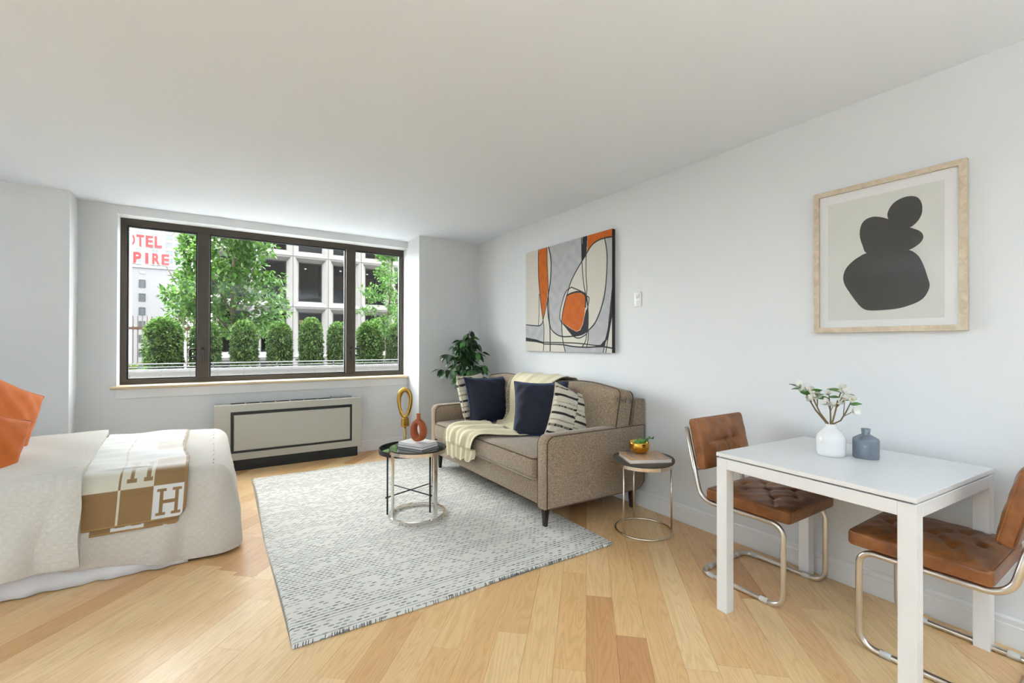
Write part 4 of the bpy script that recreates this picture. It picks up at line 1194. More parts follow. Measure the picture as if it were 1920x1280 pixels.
place_pillow('throw_pillow', 'wide navy velvet pillow leaning before the far striped one', 'pillow', G, 0.52, 0.46, 0.16, navy, (2.265, 3.80, 0.482), (-0.30, 0.03, 0.14), 22, navy_p, 0.005)
place_pillow('throw_pillow', 'navy velvet pillow half behind the near striped one', 'pillow', G, 0.46, 0.46, 0.15, navy, (2.225, 2.985, 0.485), (-0.20, -0.02, -0.85), 23, navy_p, 0.005)
place_pillow('throw_pillow', 'ivory and black striped pillow tipped against the near sofa arm', 'pillow', G, 0.46, 0.44, 0.15, stripe_m, (2.30, 2.70, 0.47), (-0.28, 0.36, -0.25), 24, ivp, 0.004, stripes)

# cream knitted throw: over the back, down to the seat and over the front edge
knit = NT('cream knit throw')
kv = knit.coords('Object', (1, 1, 1)); kn = knit.noise(kv, 160, 3)
knit.col(knit.mix(kn, lin(206, 194, 158), lin(228, 218, 188))); knit.set(Roughness=0.95); knit.b.inputs['Specular IOR Level'].default_value = 0.1; knit.b.inputs['Sheen Weight'].default_value = 0.3
knit.bump(kn, 0.4, 0.002); KN = knit.m
# stations: (left point, right point)
ST = [((2.775 - 0.012, 3.76, 0.66), (2.763, 3.10, 0.72)), ((2.735, 3.76, 0.905), (2.735, 3.09, 0.915)), ((2.66, 3.76, 0.952), (2.66, 3.08, 0.957)), ((2.545, 3.75, 0.945), (2.545, 3.10, 0.95)),
      ((2.455, 3.735, 0.88), (2.44, 3.14, 0.88)), ((2.40, 3.68, 0.74), (2.375, 3.20, 0.74)), ((2.355, 3.62, 0.60), (2.33, 3.16, 0.60)), ((2.30, 3.66, 0.515), (2.24, 3.06, 0.520)),
      ((2.16, 3.74, 0.510), (2.08, 3.06, 0.512)), ((2.00, 3.80, 0.508), (1.96, 3.16, 0.508)), ((1.88, 3.83, 0.502), (1.87, 3.24, 0.502)), ((1.812, 3.84, 0.478), (1.808, 3.28, 0.478)),
      ((1.795, 3.84, 0.40), (1.792, 3.31, 0.41)), ((1.795, 3.83, 0.30), (1.792, 3.33, 0.33)), ((1.80, 3.82, 0.235), (1.795, 3.36, 0.285))]
def cat_(P_, t):
    n = len(P_) - 1; x = t * n; i = min(int(x), n - 1); f = x - i
    p0, p1, p2, p3 = [np.array(P_[max(0, min(n, i + k))]) for k in (-1, 0, 1, 2)]
    return 0.5 * ((2 * p1) + (-p0 + p2) * f + (2 * p0 - 5 * p1 + 4 * p2 - p3) * f * f + (-p0 + 3 * p1 - 3 * p2 + p3) * f ** 3)
LP, RP = [s[0] for s in ST], [s[1] for s in ST]
def thr(u, v):
    a, b = cat_(LP, u), cat_(RP, u)
    p = a + (b - a) * v
    amp = 0.011 + 0.017 * smoothstep(0.35, 0.75, np.array(u))
    fold = amp * (0.55 + 0.45 * math.sin(2 * PI * (2.6 * v + 0.35 * math.sin(5 * u))) * 1.0 + 0.35 * math.sin(2 * PI * (5.3 * v + 0.8 * u)))
    d = cat_(LP, min(1, u + 0.01)) - cat_(LP, max(0, u - 0.01)); wv = b - a
    nrm = np.cross(wv, d); nrm /= np.linalg.norm(nrm) + 1e-9
    if u < 0.1: fold *= u / 0.1
    sgn = 1.0 if (nrm[2] > 0 or nrm[0] < 0) else -1.0
    q = p + nrm * sgn * max(fold, 0.002)
    if u > 0.86: q[2] -= 0.03 * math.sin(PI * 3 * v) ** 2 * (u - 0.86) / 0.14
    return tuple(q - np.array(S0))
tb = empty('knit_throw', S0); tag(tb, 'cream fringed throw draped over the sofa back and seat', 'blanket')
solidify(obj('cloth', grid(110, 60, thr), KN, tb, True), 0.006)
FV, FF = [], []
rf_ = random.Random(2)
def strand(p, q, mid, r=0.0022):
    global FV, FF
    v, f = tube([p, mid, q], [r, r, r * 0.7], 4); b = len(FV); FV += v; FF += [tuple(i + b for i in t_) for t_ in f]
for k in range(46):      # fringe on the left side of the hanging end
    u = 0.72 + 0.28 * k / 45
    p = Vector(thr(u, 0.0)); L_ = 0.05 + 0.02 * rf_.random()
    dz = -L_ * (0.25 + 0.75 * min(1, max(0, (u - 0.74) / 0.1)))
    q = p + Vector((-0.012 + 0.01 * rf_.random(), 0.035 + 0.02 * rf_.random(), dz))
    strand(p, q, p.lerp(q, 0.5) + Vector((-0.004, 0.008, 0.006)))
for k in range(40):      # fringe along the upper left edge
    u = 0.16 + 0.30 * k / 39
    p = Vector(thr(u, 0.0)); q = p + Vector((-0.022 + 0.006 * rf_.random(), 0.035 + 0.015 * rf_.random(), -0.03 - 0.02 * rf_.random()))
    strand(p, q, p.lerp(q, 0.5) + Vector((-0.006, 0.006, 0.008)))
o = obj('fringe', (FV, FF), KN, tb, True); o['kind'] = 'stuff'

# ------------------------------------------------------------------ ficus behind the sofa
fx = empty('ficus_plant', (2.42, 4.70, 0)); tag(fx, 'leafy green ficus standing behind the far end of the sofa', 'plant')
obj('pot', lathe([(0.11, 0.0), (0.14, 0.26), (0.15, 0.28), (0.13, 0.28), (0.12, 0.22), (0.001, 0.22)], 24), plain('charcoal pot', lin(70, 70, 70), 0.7), fx, True)
fb = []
stems = [([(0, 0, 0.22), (0.02, 0.01, 0.7), (0.0, 0, 1.05), (0.06, -0.02, 1.40)], [0.014, 0.011, 0.008, 0.003])]
for ax, ay, z0, rx_, ry_, z1 in ((0, 0, .75, -.30, -.10, 1.02), (0, 0, .8, .18, -.10, 1.05), (0, 0, .9, -.22, -.02, 1.18), (0, 0, .95, .17, -.03, 1.2), (0, 0, 1.0, -.12, -.08, 1.28), (0, 0, .8, .02, -.2, 1.0), (0, 0, 1.05, .13, .02, 1.3), (0, 0, .7, -.16, -.16, .95), (0, 0, 1.1, -.05, -.1, 1.34), (0, 0, .75, .17, -.16, .92)):
    stems.append(([(0.01, 0, z0), (rx_ * 0.5, ry_ * 0.5, (z0 + z1) / 2 + 0.05), (rx_, ry_, z1 - 0.05)], [0.006, 0.004, 0.002]))
for i, (pth, rr) in enumerate(stems): obj('trunk' if i == 0 else 'branch', tube(pth, rr, 7), M['bark'], fx, True)
def ficus_leaf():
    V, F = [], []
    n = 7
    for i in range(n + 1):
        t = i / n; w_ = 0.5 * math.sin(PI * t ** 0.8) ** 0.9 * 0.52 * (1 - 0.25 * t)
        z = -0.25 * t * t
        V += [(t, -w_, z + 0.05 * w_ * 2), (t, 0, z), (t, w_, z + 0.05 * w_ * 2)]
    for i in range(n):
        for k in range(2): F.append((i * 3 + k, (i + 1) * 3 + k, (i + 1) * 3 + k + 1, i * 3 + k + 1))
    return V, F
FL = plain('ficus leaf', lin(46, 84, 44), 0.38, var=0.25, nscale=3)
FL2 = plain('light ficus leaf', lin(86, 138, 66), 0.42, var=0.2, nscale=3); FL3 = plain('dark ficus leaf', lin(30, 56, 34), 0.36, var=0.25, nscale=3)
srcs = []
gl = random.Random(17)
for i in range(400):
    pth, rr = stems[gl.choice([0, 0] + list(range(1, len(stems))))]
    if pth is stems[0][0]: t = 0.62 + 0.38 * gl.random()
    else: t = 0.25 + 0.75 * gl.random()
    k = min(int(t * (len(pth) - 1)), len(pth) - 2); f = t * (len(pth) - 1) - k
    p = Vector(pth[k]).lerp(Vector(pth[k + 1]), f)
    az = gl.random() * 2 * PI; el = -1.0 + 1.0 * gl.random(); s = 0.085 + 0.045 * gl.random()
    outv = Vector((p.x, p.y, 0)); 
    if outv.length > 0.05 and gl.random() < 0.6: az = math.atan2(outv.y, outv.x) + gl.uniform(-1.0, 1.0)
    p = p + Vector((math.cos(az), math.sin(az), 0)) * 0.06 * gl.random()
    mw = Matrix.Translation(p) @ Matrix.Rotation(az, 4, 'Z') @ Matrix.Rotation(-el, 4, 'Y') @ Matrix.Rotation(gl.uniform(-0.7, 0.7), 4, 'X') @ Matrix.Diagonal((s, s, s, 1))
    if (mw @ Vector((1, 0, -0.2))).y > 0.25 or (mw @ Vector((1, 0, -0.2))).x > 0.33: continue
    m_ = gl.choice([0, 0, 0, 1, 2, 2])
    if len(srcs) < 3:
        o = obj('leaf', ficus_leaf(), (FL, FL2, FL3)[len(srcs)], fx, True); o.matrix_local = mw; srcs.append(o)
    else: share('leaf', srcs[m_], fx, mw)

# ------------------------------------------------------------------ brass loop sculpture by the column
SC = (1.775, 4.86, 0)
sc_ = empty('loop_sculpture', SC); tag(sc_, 'polished brass loop sculpture on a slim rod stand', 'sculpture')
obj('base', lathe([(0.10, 0.0), (0.10, 0.02), (0.095, 0.024)], 28), M['blackflat'], sc_, True)
obj('rod', tube([(0, 0, 0.02), (0, 0, 0.36)], 0.0125, 12), M['brass'], sc_, True)
# twisted loop: egg-shaped ring in the view-facing plane with varying section
V, F = [], []
nn, mm = 64, 14
dirx = Vector((0.94, -0.34, 0))
for i in range(nn):
    a = 2 * PI * i / nn
    zc = 0.590 + 0.150 * math.cos(a); rx_ = 0.060 * math.sin(a) * (1 + 0.24 * math.cos(a))
    c = dirx * (rx_ - 0.004) + Vector((0, 0, zc))
    tan = (dirx * (math.cos(a)) * 0.06 + Vector((0, 0, -0.150 * math.sin(a)))).normalized()
    nrm = tan.cross(Vector((0.34, 0.94, 0))).normalized(); bn = tan.cross(nrm)
    tw_ = a * 0.5 + 0.6
    wide = 0.030 + 0.010 * math.cos(a - 0.6) + (0.006 if math.cos(a) < -0.6 else 0); thin = 0.013 + 0.004 * math.sin(a)
    for k in range(mm):
        th_ = 2 * PI * k / mm
        e1, e2 = math.cos(th_) * wide * 1.15, math.sin(th_) * thin * 1.75
        x_, y_ = e1 * math.cos(tw_) - e2 * math.sin(tw_), e1 * math.sin(tw_) + e2 * math.cos(tw_)
        V.append(tuple(c + nrm * x_ * 0.75 + bn * y_ + Vector((0, 0, 0))))
for i in range(nn):
    for k in range(mm):
        j = (i + 1) % nn
        # half-turn twist: the section meets itself rotated by half a turn
        sft = mm // 2 if i == nn - 1 else 0
        F.append((i * mm + k, i * mm + (k + 1) % mm, j * mm + (k + 1 + sft) % mm, j * mm + (k + sft) % mm))
o = obj('loop', (V, F), M['brass'], sc_, True); fix_normals(o)
v, f = rbox(0.088, 0.050, 0.110, 0.020, 4, 4, lambda V: np.column_stack([V[:, 0] * (1 - 1.8 * np.clip(V[:, 2], 0, 1) * 2), V[:, 1], V[:, 2]]))
o = obj('foot', (v + np.array((0, 0, 0.385)), f), M['brass'], sc_, True)

# ------------------------------------------------------------------ chrome nesting table and its black partner
CT = (1.240, 3.130, 0.012)
ct = empty('nesting_table', CT); tag(ct, 'round chrome nesting table with black glass top on the rug', 'side table', 'nesting tables')
R = 0.195
blackglass = plain('black glass', (0.012, 0.014, 0.014, 1), 0.04, 0.0, var=0.05, spec=0.9)
obj('floor_ring', tube(circle(0, 0, 0.012, R), 0, 4, True, (0.024, 0.022)), M['chrome'], ct)
obj('top_ring', tube(circle(0, 0, 0.472, R), 0, 4, True, (0.024, 0.014)), M['chrome'], ct)
obj('glass_top', lathe([(R + 0.004, 0.484), (R + 0.008, 0.487), (R + 0.008, 0.491), (R + 0.005, 0.494)], 56), blackglass, ct)
camdir = math.atan2(-CT[1], -CT[0])
for da in (-62, 38, 150):
    a = camdir + math.radians(da)
    c_, s_ = math.cos(a), math.sin(a)
    v, f = box(-0.006, 0.006, -0.013, 0.013, 0.012, 0.478)
    obj('leg', ([(R * c_ + p[0] * c_ - p[1] * s_, R * s_ + p[0] * s_ + p[1] * c_, p[2]) for p in v], f), M['chrome'], ct)
BTp = (1.262, 3.335, 0.012)
bt = empty('nesting_table', BTp); tag(bt, 'slightly lower black metal nesting table tucked behind the chrome one', 'side table', 'nesting tables')
RB = 0.232
obj('tray_rim', tube(circle(0, 0, 0.437, RB, 56), 0, 4, True, (0.034, 0.005)), M['black'], bt)
obj('tray', lathe([(RB - 0.002, 0.428), (RB - 0.002, 0.432)], 56), plain('tray mirror', (0.35, 0.36, 0.36, 1), 0.05, 0.9), bt)
lg = []
for a in (200, 290, 20, 110):
    a = math.radians(a); lg.append((0.215 * math.cos(a), 0.215 * math.sin(a)))
for (x, y) in lg: obj('leg', tube([(x, y, 0.001), (x, y, 0.425)], 0.0065, 8), M['black'], bt, True)
for i in (0, 1): obj('cross_brace', tube([(*lg[i], 0.125), (*lg[i + 2], 0.125)], 0.005, 8), M['black'], bt, True)
for (x, y) in lg: obj('bolt', tube([(x * 0.96, y * 0.96, 0.125), (x * 1.06, y * 1.06, 0.125)], 0.008, 8), M['black'], bt, True)

# books and red vase on the chrome table
def book(name, label, loc, rz, w_, d_, h_, cover, pages, group=None, cm=None):
    t = empty(name, loc, rz); tag(t, label, 'book', group)
    obj('cover', join(box(-w_ / 2, w_ / 2, -d_ / 2, d_ / 2, 0, 0.003), box(-w_ / 2, w_ / 2, -d_ / 2, d_ / 2, h_ - 0.003, h_), box(-w_ / 2, -w_ / 2 + 0.003, -d_ / 2, d_ / 2, 0.003, h_ - 0.003)), cover, t)
    obj('pages', box(-w_ / 2 + 0.003, w_ / 2 - 0.005, -d_ / 2 + 0.004, d_ / 2 - 0.004, 0.003, h_ - 0.003), pages, t)
    return t
pg = plain('white pages', lin(232, 230, 226), 0.9, var=0.05, nscale=100)
wc = plain('white cover', lin(230, 229, 228), 0.5, var=0.01); gc = plain('grey cover', lin(120, 122, 126), 0.5, var=0.02)
book('book', 'white hardback lying on top beneath the terracotta vase', (1.243, 3.135, 0.012 + 0.494 + 0.020), math.radians(-64), 0.225, 0.165, 0.018, wc, pg, 'books on the chrome table')
book('book', 'grey hardback at the bottom, flat on the black glass top', (1.243, 3.138, 0.012 + 0.494), math.radians(-64), 0.235, 0.175, 0.020, gc, pg, 'books on the chrome table')
# ring vase: an egg body with a round hole
terra = plain('terracotta clay', lin(150, 76, 42), 0.85, var=0.06, nscale=60, bump=0.1)
rv_ = empty('ring_vase', (1.230, 3.095, 0.012 + 0.494 + 0.038)); rv_.rotation_euler = (0, 0, math.radians(-70)); tag(rv_, 'terracotta ring vase with an oval hole on white book', 'vase')
V, F = [], []
nn, mm = 48, 20
for i in range(nn):
    a = 2 * PI * i / nn
    oz = 0.088 + 0.080 * math.cos(a); ox = 0.067 * math.sin(a)
    iz = 0.083 + 0.048 * math.cos(a); ix = 0.033 * math.sin(a)
    cx_, cz_ = (ox + ix) / 2, (oz + iz) / 2; hx_, hz_ = (ox - ix) / 2, (oz - iz) / 2
    dep = 0.030 - 0.006 * math.cos(a)
    for k in range(mm):
        t_ = 2 * PI * k / mm; c_ = math.cos(t_); s_ = math.sin(t_)
        cc = math.copysign(abs(c_) ** 0.8, c_)
        V.append((cx_ + hx_ * cc, dep * s_, max(0.0, cz_ + hz_ * cc)))
for i in range(nn):
    for k in range(mm):
        j = (i + 1) % nn; F.append((i * mm + k, i * mm + (k + 1) % mm, j * mm + (k + 1) % mm, j * mm + k))
o = obj('body', (V, F), terra, rv_, True); fix_normals(o)
obj('neck', lathe([(0.020, 0.155), (0.0145, 0.172), (0.0135, 0.192), (0.0165, 0.203), (0.0165, 0.206), (0.012, 0.206), (0.010, 0.19)], 20), terra, rv_, True)

# ------------------------------------------------------------------ round side table at the sofa's near end
ET = (2.425, 2.085, 0)
et = empty('end_table', ET); tag(et, 'round end table with dark slab top on thin nickel rods', 'side table')
RE = 0.184
LEGA = (178, 62, -37)
obj('floor_ring', tube(circle(0, 0, 0.008, RE), 0.0075, 8, True), M['nickel'], et, True)
obj('top_ring', tube(circle(0.0, 0.0, 0.450, RE), 0, 4, True, (0.022, 0.006)), M['nickel'], et)
obj('slab', lathe([(0.17, 0.460), (0.196, 0.466), (0.200, 0.474), (0.200, 0.484), (0.196, 0.490)], 56), plain('dark slate', lin(74, 70, 66), 0.6, var=0.2, nscale=25), et, False)
camdir = math.atan2(-ET[1], -ET[0])
for a in LEGA:
    a = math.radians(a); obj('leg', tube([(RE * math.cos(a), RE * math.sin(a), 0.008), (RE * math.cos(a), RE * math.sin(a), 0.452)], 0.0062, 8), M['nickel'], et, True)
def patchy():
    t = NT('brown photo cover'); v = t.coords('Object', (18, 5, 1)); n = t.noise(v, 1.0, 3)
    t.col(t.ramp(n, [(0.3, lin(176, 138, 100)), (0.5, lin(196, 162, 124)), (0.62, lin(150, 140, 140)), (0.75, lin(186, 150, 112))])); t.set(Roughness=0.4); return t.m
book('book', 'brown patterned coffee-table book on the round end table', (2.385, 2.045, 0.490), math.radians(-33 + 180 + 6), 0.275, 0.225, 0.026, patchy(), pg)
bw_ = empty('gold_bowl', (2.405, 2.105, 0.516)); tag(bw_, 'shiny gold bowl standing on the brown book', 'bowl')
obj('bowl', lathe([(0.022, 0.0), (0.045, 0.006), (0.062, 0.024), (0.068, 0.046), (0.066, 0.070), (0.063, 0.076), (0.061, 0.076), (0.062, 0.05), (0.05, 0.02), (0.001, 0.012)], 40), M['gold'], bw_, True)
su = empty('succulent', (2.405, 2.105, 0.562)); tag(su, 'small green succulent growing in the gold bowl', 'plant')
obj('soil', lathe([(0.001, 0.004), (0.057, 0.0), (0.058, -0.012), (0.001, -0.03)], 24), plain('soil', lin(60, 46, 36), 0.95), su)
gs = random.Random(4); V, F = [], []
for k in range(70):
    az, el = gs.random() * 2 * PI, 0.5 + 0.95 * gs.random(); L_ = 0.035 + 0.02 * gs.random(); b_ = Vector((gs.uniform(-.02, .03), gs.uniform(-.02, .02), 0.0))
    d = Vector((math.cos(az) * math.cos(el), math.sin(az) * math.cos(el), math.sin(el)))
    v, f = tube([b_, b_ + d * L_ * 0.5, b_ + d * L_], [0.003, 0.0035, 0.0006], 5); q = len(V); V += v; F += [tuple(i + q for i in t_) for t_ in f]
obj('rosette', (V, F), plain('succulent green', lin(96, 160, 74), 0.5, var=0.25, nscale=40), su, True)
V, F = [], []
rt = Vector((math.cos(YAW), -math.sin(YAW), 0))
pth = [Vector((0, 0, 0.0)) + rt * 0.02, rt * 0.04 + Vector((0, 0, 0.035)), rt * 0.065 + Vector((0, 0, 0.052)), rt * 0.095 + Vector((0, 0, 0.050))]
v, f = tube(pth, [0.004, 0.0035, 0.003, 0.001], 6); V += v; F += f
for k in range(26):
    t_ = 0.3 + 0.7 * k / 25; i = min(int(t_ * 3), 2); p = pth[i].lerp(pth[i + 1], t_ * 3 - i); d = Vector((gs.uniform(-1, 1), gs.uniform(-1, 1), gs.uniform(-.3, 1))).normalized()
    v, f = tube([p, p + d * 0.008, p + d * 0.017], [0.003, 0.0035, 0.001], 5); q = len(V); V += v; F += [tuple(i_ + q for i_ in t2) for t2 in f]
obj('trailing_stem', (V, F), plain('dark succulent green', lin(60, 104, 52), 0.5, var=0.3, nscale=40), su, True)

APOLY = [
    ('GR', [(0.315, 1.002), (0.343, 0.822), (0.336, 0.623), (0.32, 0.465), (0.328, 0.263), (0.382, 0.181), (0.478, 0.144), (0.473, 0.266), (0.458, 0.315), (0.463, 0.383), (0.487, 0.468), (0.542, 0.558), (0.571, 0.611), (0.623, 0.698), (0.704, 0.781), (0.697, 1.001)]),
    ('OR', [(0.184, 1.004), (0.292, 1.004), (0.296, 0.83), (0.305, 0.607), (0.297, 0.507), (0.241, 0.303), (0.195, 0.538), (0.179, 0.747), (0.178, 0.902)]),
    ('BK', [(0.71, 1.005), (0.761, 1.004), (0.754, 0.862), (0.704, 0.784), (0.703, 0.895)]),
    ('OR', [(0.763, 1.004), (1.008, 1.0), (1.008, 0.935), (0.931, 0.942), (0.871, 0.934), (0.819, 0.911), (0.758, 0.861)]),
    ('GR', [(0.941, 0.935), (1.008, 0.932), (1.013, 0.569), (0.99, 0.41), (0.964, 0.198), (0.94, 0.112), (0.88, 0.062), (0.775, 0.079), (0.776, 0.196), (0.837, 0.256), (0.887, 0.359), (0.921, 0.477), (0.945, 0.595), (0.955, 0.731)]),
    ('GR', [(-0.017, 0.26), (0.176, 0.248), (0.24, 0.293), (0.254, 0.226), (0.245, 0.093), (0.149, 0.12), (-0.017, 0.144)]),
    ('GR', [(0.497, 0.056), (0.698, 0.051), (0.921, 0.047), (0.917, -0.01), (0.523, -0.016)]),
    ('BK', [(-0.017, 0.141), (0.149, 0.117), (0.248, 0.091), (0.248, 0.072), (0.149, 0.089), (-0.016, 0.101)]),
    ('BK', [(1.013, 0.56), (1.008, 0.324), (0.969, 0.129), (0.936, 0.077), (0.921, 0.047), (0.839, 0.051), (0.89, 0.065), (0.935, 0.108), (0.959, 0.181), (0.977, 0.326), (0.996, 0.503)]),
    ('BK', [(0.489, 0.265), (0.569, 0.215), (0.645, 0.18), (0.685, 0.192), (0.713, 0.24), (0.745, 0.361), (0.766, 0.377), (0.773, 0.205), (0.752, 0.179), (0.674, 0.144), (0.605, 0.146), (0.557, 0.195)]),
    ('OR', [(0.536, 0.511), (0.59, 0.522), (0.659, 0.524), (0.716, 0.505), (0.741, 0.489), (0.741, 0.416), (0.731, 0.317), (0.707, 0.235), (0.68, 0.195), (0.645, 0.182), (0.569, 0.218), (0.483, 0.27), (0.488, 0.362), (0.506, 0.438)]),
]
ASTR = [
    (0.0071, [(0.177, 1.006), (0.176, 0.851), (0.183, 0.685), (0.21, 0.475), (0.241, 0.303), (0.254, 0.226), (0.252, 0.103), (0.246, -0.01)]),
    (0.0071, [(0.292, 1.004), (0.296, 0.83), (0.31, 0.576), (0.293, 0.467), (0.241, 0.303), (0.226, 0.268), (0.176, 0.25), (-0.018, 0.269)]),
    (0.0059, [(0.188, 0.56), (0.187, 0.384), (0.179, 0.255)]),
    (0.0106, [(0.311, 1.006), (0.343, 0.871), (0.34, 0.703), (0.319, 0.575), (0.3, 0.467), (0.308, 0.345), (0.331, 0.223), (0.334, -0.014)]),
    (0.0082, [(0.312, 0.586), (0.316, 0.425), (0.331, 0.253), (0.382, 0.181), (0.478, 0.141), (0.605, 0.141), (0.697, 0.153), (0.768, 0.187), (0.837, 0.247), (0.892, 0.35), (0.931, 0.476), (0.949, 0.629), (0.954, 0.8), (0.933, 0.933)]),
    (0.0082, [(1.008, 0.934), (0.931, 0.94), (0.86, 0.932), (0.798, 0.902), (0.734, 0.825), (0.646, 0.722), (0.583, 0.629), (0.554, 0.557), (0.506, 0.428), (0.48, 0.314), (0.477, 0.217), (0.491, 0.1), (0.523, -0.011)]),
    (0.0071, [(0.589, 0.579), (0.529, 0.55), (0.487, 0.468), (0.457, 0.364), (0.46, 0.291), (0.52, 0.23), (0.605, 0.146), (0.663, 0.124), (0.719, 0.139), (0.763, 0.179), (0.77, 0.296), (0.766, 0.387), (0.749, 0.488), (0.693, 0.531), (0.589, 0.579)]),
    (0.0071, [(0.699, 1.01), (0.704, 0.776), (0.72, 0.61), (0.743, 0.497), (0.766, 0.387)]),
    (0.0071, [(0.747, 0.832), (0.747, 0.66), (0.757, 0.55), (0.749, 0.488)]),
    (0.0071, [(0.743, 0.488), (0.776, 0.467), (0.771, 0.413), (0.75, 0.333)]),
    (0.0106, [(0.536, 0.511), (0.59, 0.526), (0.67, 0.529), (0.738, 0.491), (0.741, 0.389)]),
    (0.0071, [(0.248, 0.088), (0.497, 0.083), (0.675, 0.077), (0.849, 0.06), (0.911, 0.06)]),
    (0.0082, [(0.248, 0.072), (0.472, 0.066), (0.606, 0.05), (0.742, 0.044), (0.911, 0.05), (1.004, 0.038)]),
    (0.0071, [(0.772, 0.178), (0.766, 0.097), (0.756, 0.051)]),
    (0.0071, [(0.754, 0.161), (0.742, 0.097), (0.709, 0.05)]),
    (0.0071, [(0.987, 0.282), (0.965, 0.129), (0.941, -0.005)]),
    (0.0071, [(0.978, 0.249), (0.94, 0.095), (0.916, -0.005)]),
]
BLOBS = [
    [(0.535, 0.77), (0.548, 0.815), (0.585, 0.854), (0.644, 0.874), (0.701, 0.873), (0.742, 0.854), (0.766, 0.817), (0.772, 0.772), (0.764, 0.729), (0.734, 0.689), (0.689, 0.664), (0.625, 0.688), (0.56, 0.724)] ,
    [(0.382, 0.53), (0.351, 0.588), (0.33, 0.656), (0.334, 0.72), (0.361, 0.764), (0.413, 0.782), (0.47, 0.775), (0.536, 0.749), (0.614, 0.705), (0.689, 0.664), (0.75, 0.632), (0.777, 0.598), (0.771, 0.564), (0.737, 0.534), (0.686, 0.513), (0.607, 0.501), (0.497, 0.505)] ,
    [(0.382, 0.53), (0.496, 0.536), (0.606, 0.527), (0.686, 0.511), (0.743, 0.468), (0.779, 0.399), (0.805, 0.317), (0.818, 0.262), (0.802, 0.214), (0.767, 0.172), (0.696, 0.141), (0.591, 0.119), (0.434, 0.115), (0.364, 0.127), (0.315, 0.168), (0.253, 0.249), (0.208, 0.319), (0.197, 0.376), (0.219, 0.435), (0.274, 0.484), (0.334, 0.515)] ,
]

# ------------------------------------------------------------------ abstract canvas
def inside(P_, S_, T_):
    r_ = np.zeros(S_.shape, bool); n = len(P_)
    for i in range(n):
        (x0, y0), (x1, y1) = P_[i], P_[(i + 1) % n]
        c = (y0 > T_) != (y1 > T_)
        with np.errstate(divide='ignore', invalid='ignore'):
            r_ ^= c & (S_ < (x1 - x0) * (T_ - y0) / ((y1 - y0) if y1 != y0 else 1e-9) + x0)
    return r_
def smooth_pts(P_, closed, n=6):
    out = []; N = len(P_)
    rng = range(N) if closed else range(N - 1)
    for i in rng:
        g_ = lambda k: np.array(P_[(i + k) % N] if closed else P_[max(0, min(N - 1, i + k))])
        p0, p1, p2, p3 = g_(-1), g_(0), g_(1), g_(2)
        for k in range(n):
            f = k / n
            out.append(tuple(0.5 * ((2 * p1) + (-p0 + p2) * f + (2 * p0 - 5 * p1 + 4 * p2 - p3) * f * f + (-p0 + 3 * p1 - 3 * p2 + p3) * f ** 3)))
    if not closed: out.append(tuple(P_[-1]))
    return out
CA = (2.735, 3.2985, 1.175); CW, CHt = 1.233, 1.022
cvs = empty('canvas_painting', CA); tag(cvs, 'unframed abstract canvas in orange, grey and black above the sofa', 'painting')
obj('stretcher', off(bevbox(2.7375, XR - 0.001, 3.2985 - CW / 2, 3.2985 + CW / 2, 1.175, 1.175 + CHt, 0.002, 1), CA), plain('black canvas edge', lin(34, 33, 34), 0.7), cvs)
NS, NTt = 340, 320
S_, T_ = np.meshgrid(np.linspace(0, 1, NS + 1), np.linspace(0, 1, NTt + 1), indexing='ij')
COLS = {'CR': lin(206, 202, 190), 'GR': lin(176, 176, 178), 'OR': lin(190, 96, 26), 'BK': lin(40, 40, 44)}
img = np.zeros(S_.shape + (3,)); img[:] = COLS['CR'][:3]
nz = 0.5 + 0.25 * np.sin(S_ * 61 + 3 * np.sin(T_ * 23)) + 0.25 * np.sin(T_ * 47 + 4 * np.sin(S_ * 19))
for c_, P_ in APOLY:
    m = inside(P_, S_, T_)
    base = np.array(COLS[c_][:3]); k_ = (0.90 + 0.16 * nz)[..., None] if c_ in ('GR', 'OR') else np.ones(S_.shape + (1,))
    img[m] = (base * k_)[m]
for w_, P_ in ASTR:
    Q = smooth_pts(P_, False, 5)
    d = np.full(S_.shape, 9.0)
    for a, b in zip(Q[:-1], Q[1:]):
        ax_, ay_, bx_, by_ = a[0] * CW, a[1] * CHt, b[0] * CW, b[1] * CHt
        vx, vy = bx_ - ax_, by_ - ay_; L2_ = vx * vx + vy * vy + 1e-12
        t_ = np.clip(((S_ * CW - ax_) * vx + (T_ * CHt - ay_) * vy) / L2_, 0, 1)
        d = np.minimum(d, np.hypot(S_ * CW - ax_ - t_ * vx, T_ * CHt - ay_ - t_ * vy))
    al = np.clip((w_ * 1.5 * 0.5 + 0.0015 - d) / 0.003, 0, 1)[..., None]
    img = img * (1 - al) + np.array(COLS['BK'][:3]) * al
V = np.stack([np.full(S_.shape, 2.7370 - CA[0]), CW / 2 - S_ * CW, T_ * CHt], -1).reshape(-1, 3)
n = NTt + 1
I, J = np.meshgrid(np.arange(NS), np.arange(NTt), indexing='ij'); I = I.ravel(); J = J.ravel()
o = obj('painted_face', (V, np.stack([I * n + J, (I + 1) * n + J, (I + 1) * n + J + 1, I * n + J + 1], 1).tolist()), vc_mat('painted canvas', 0.75, 0.2, 400, 0.001), cvs)
vcol(o, img.reshape(-1, 3)); fix_normals(o)

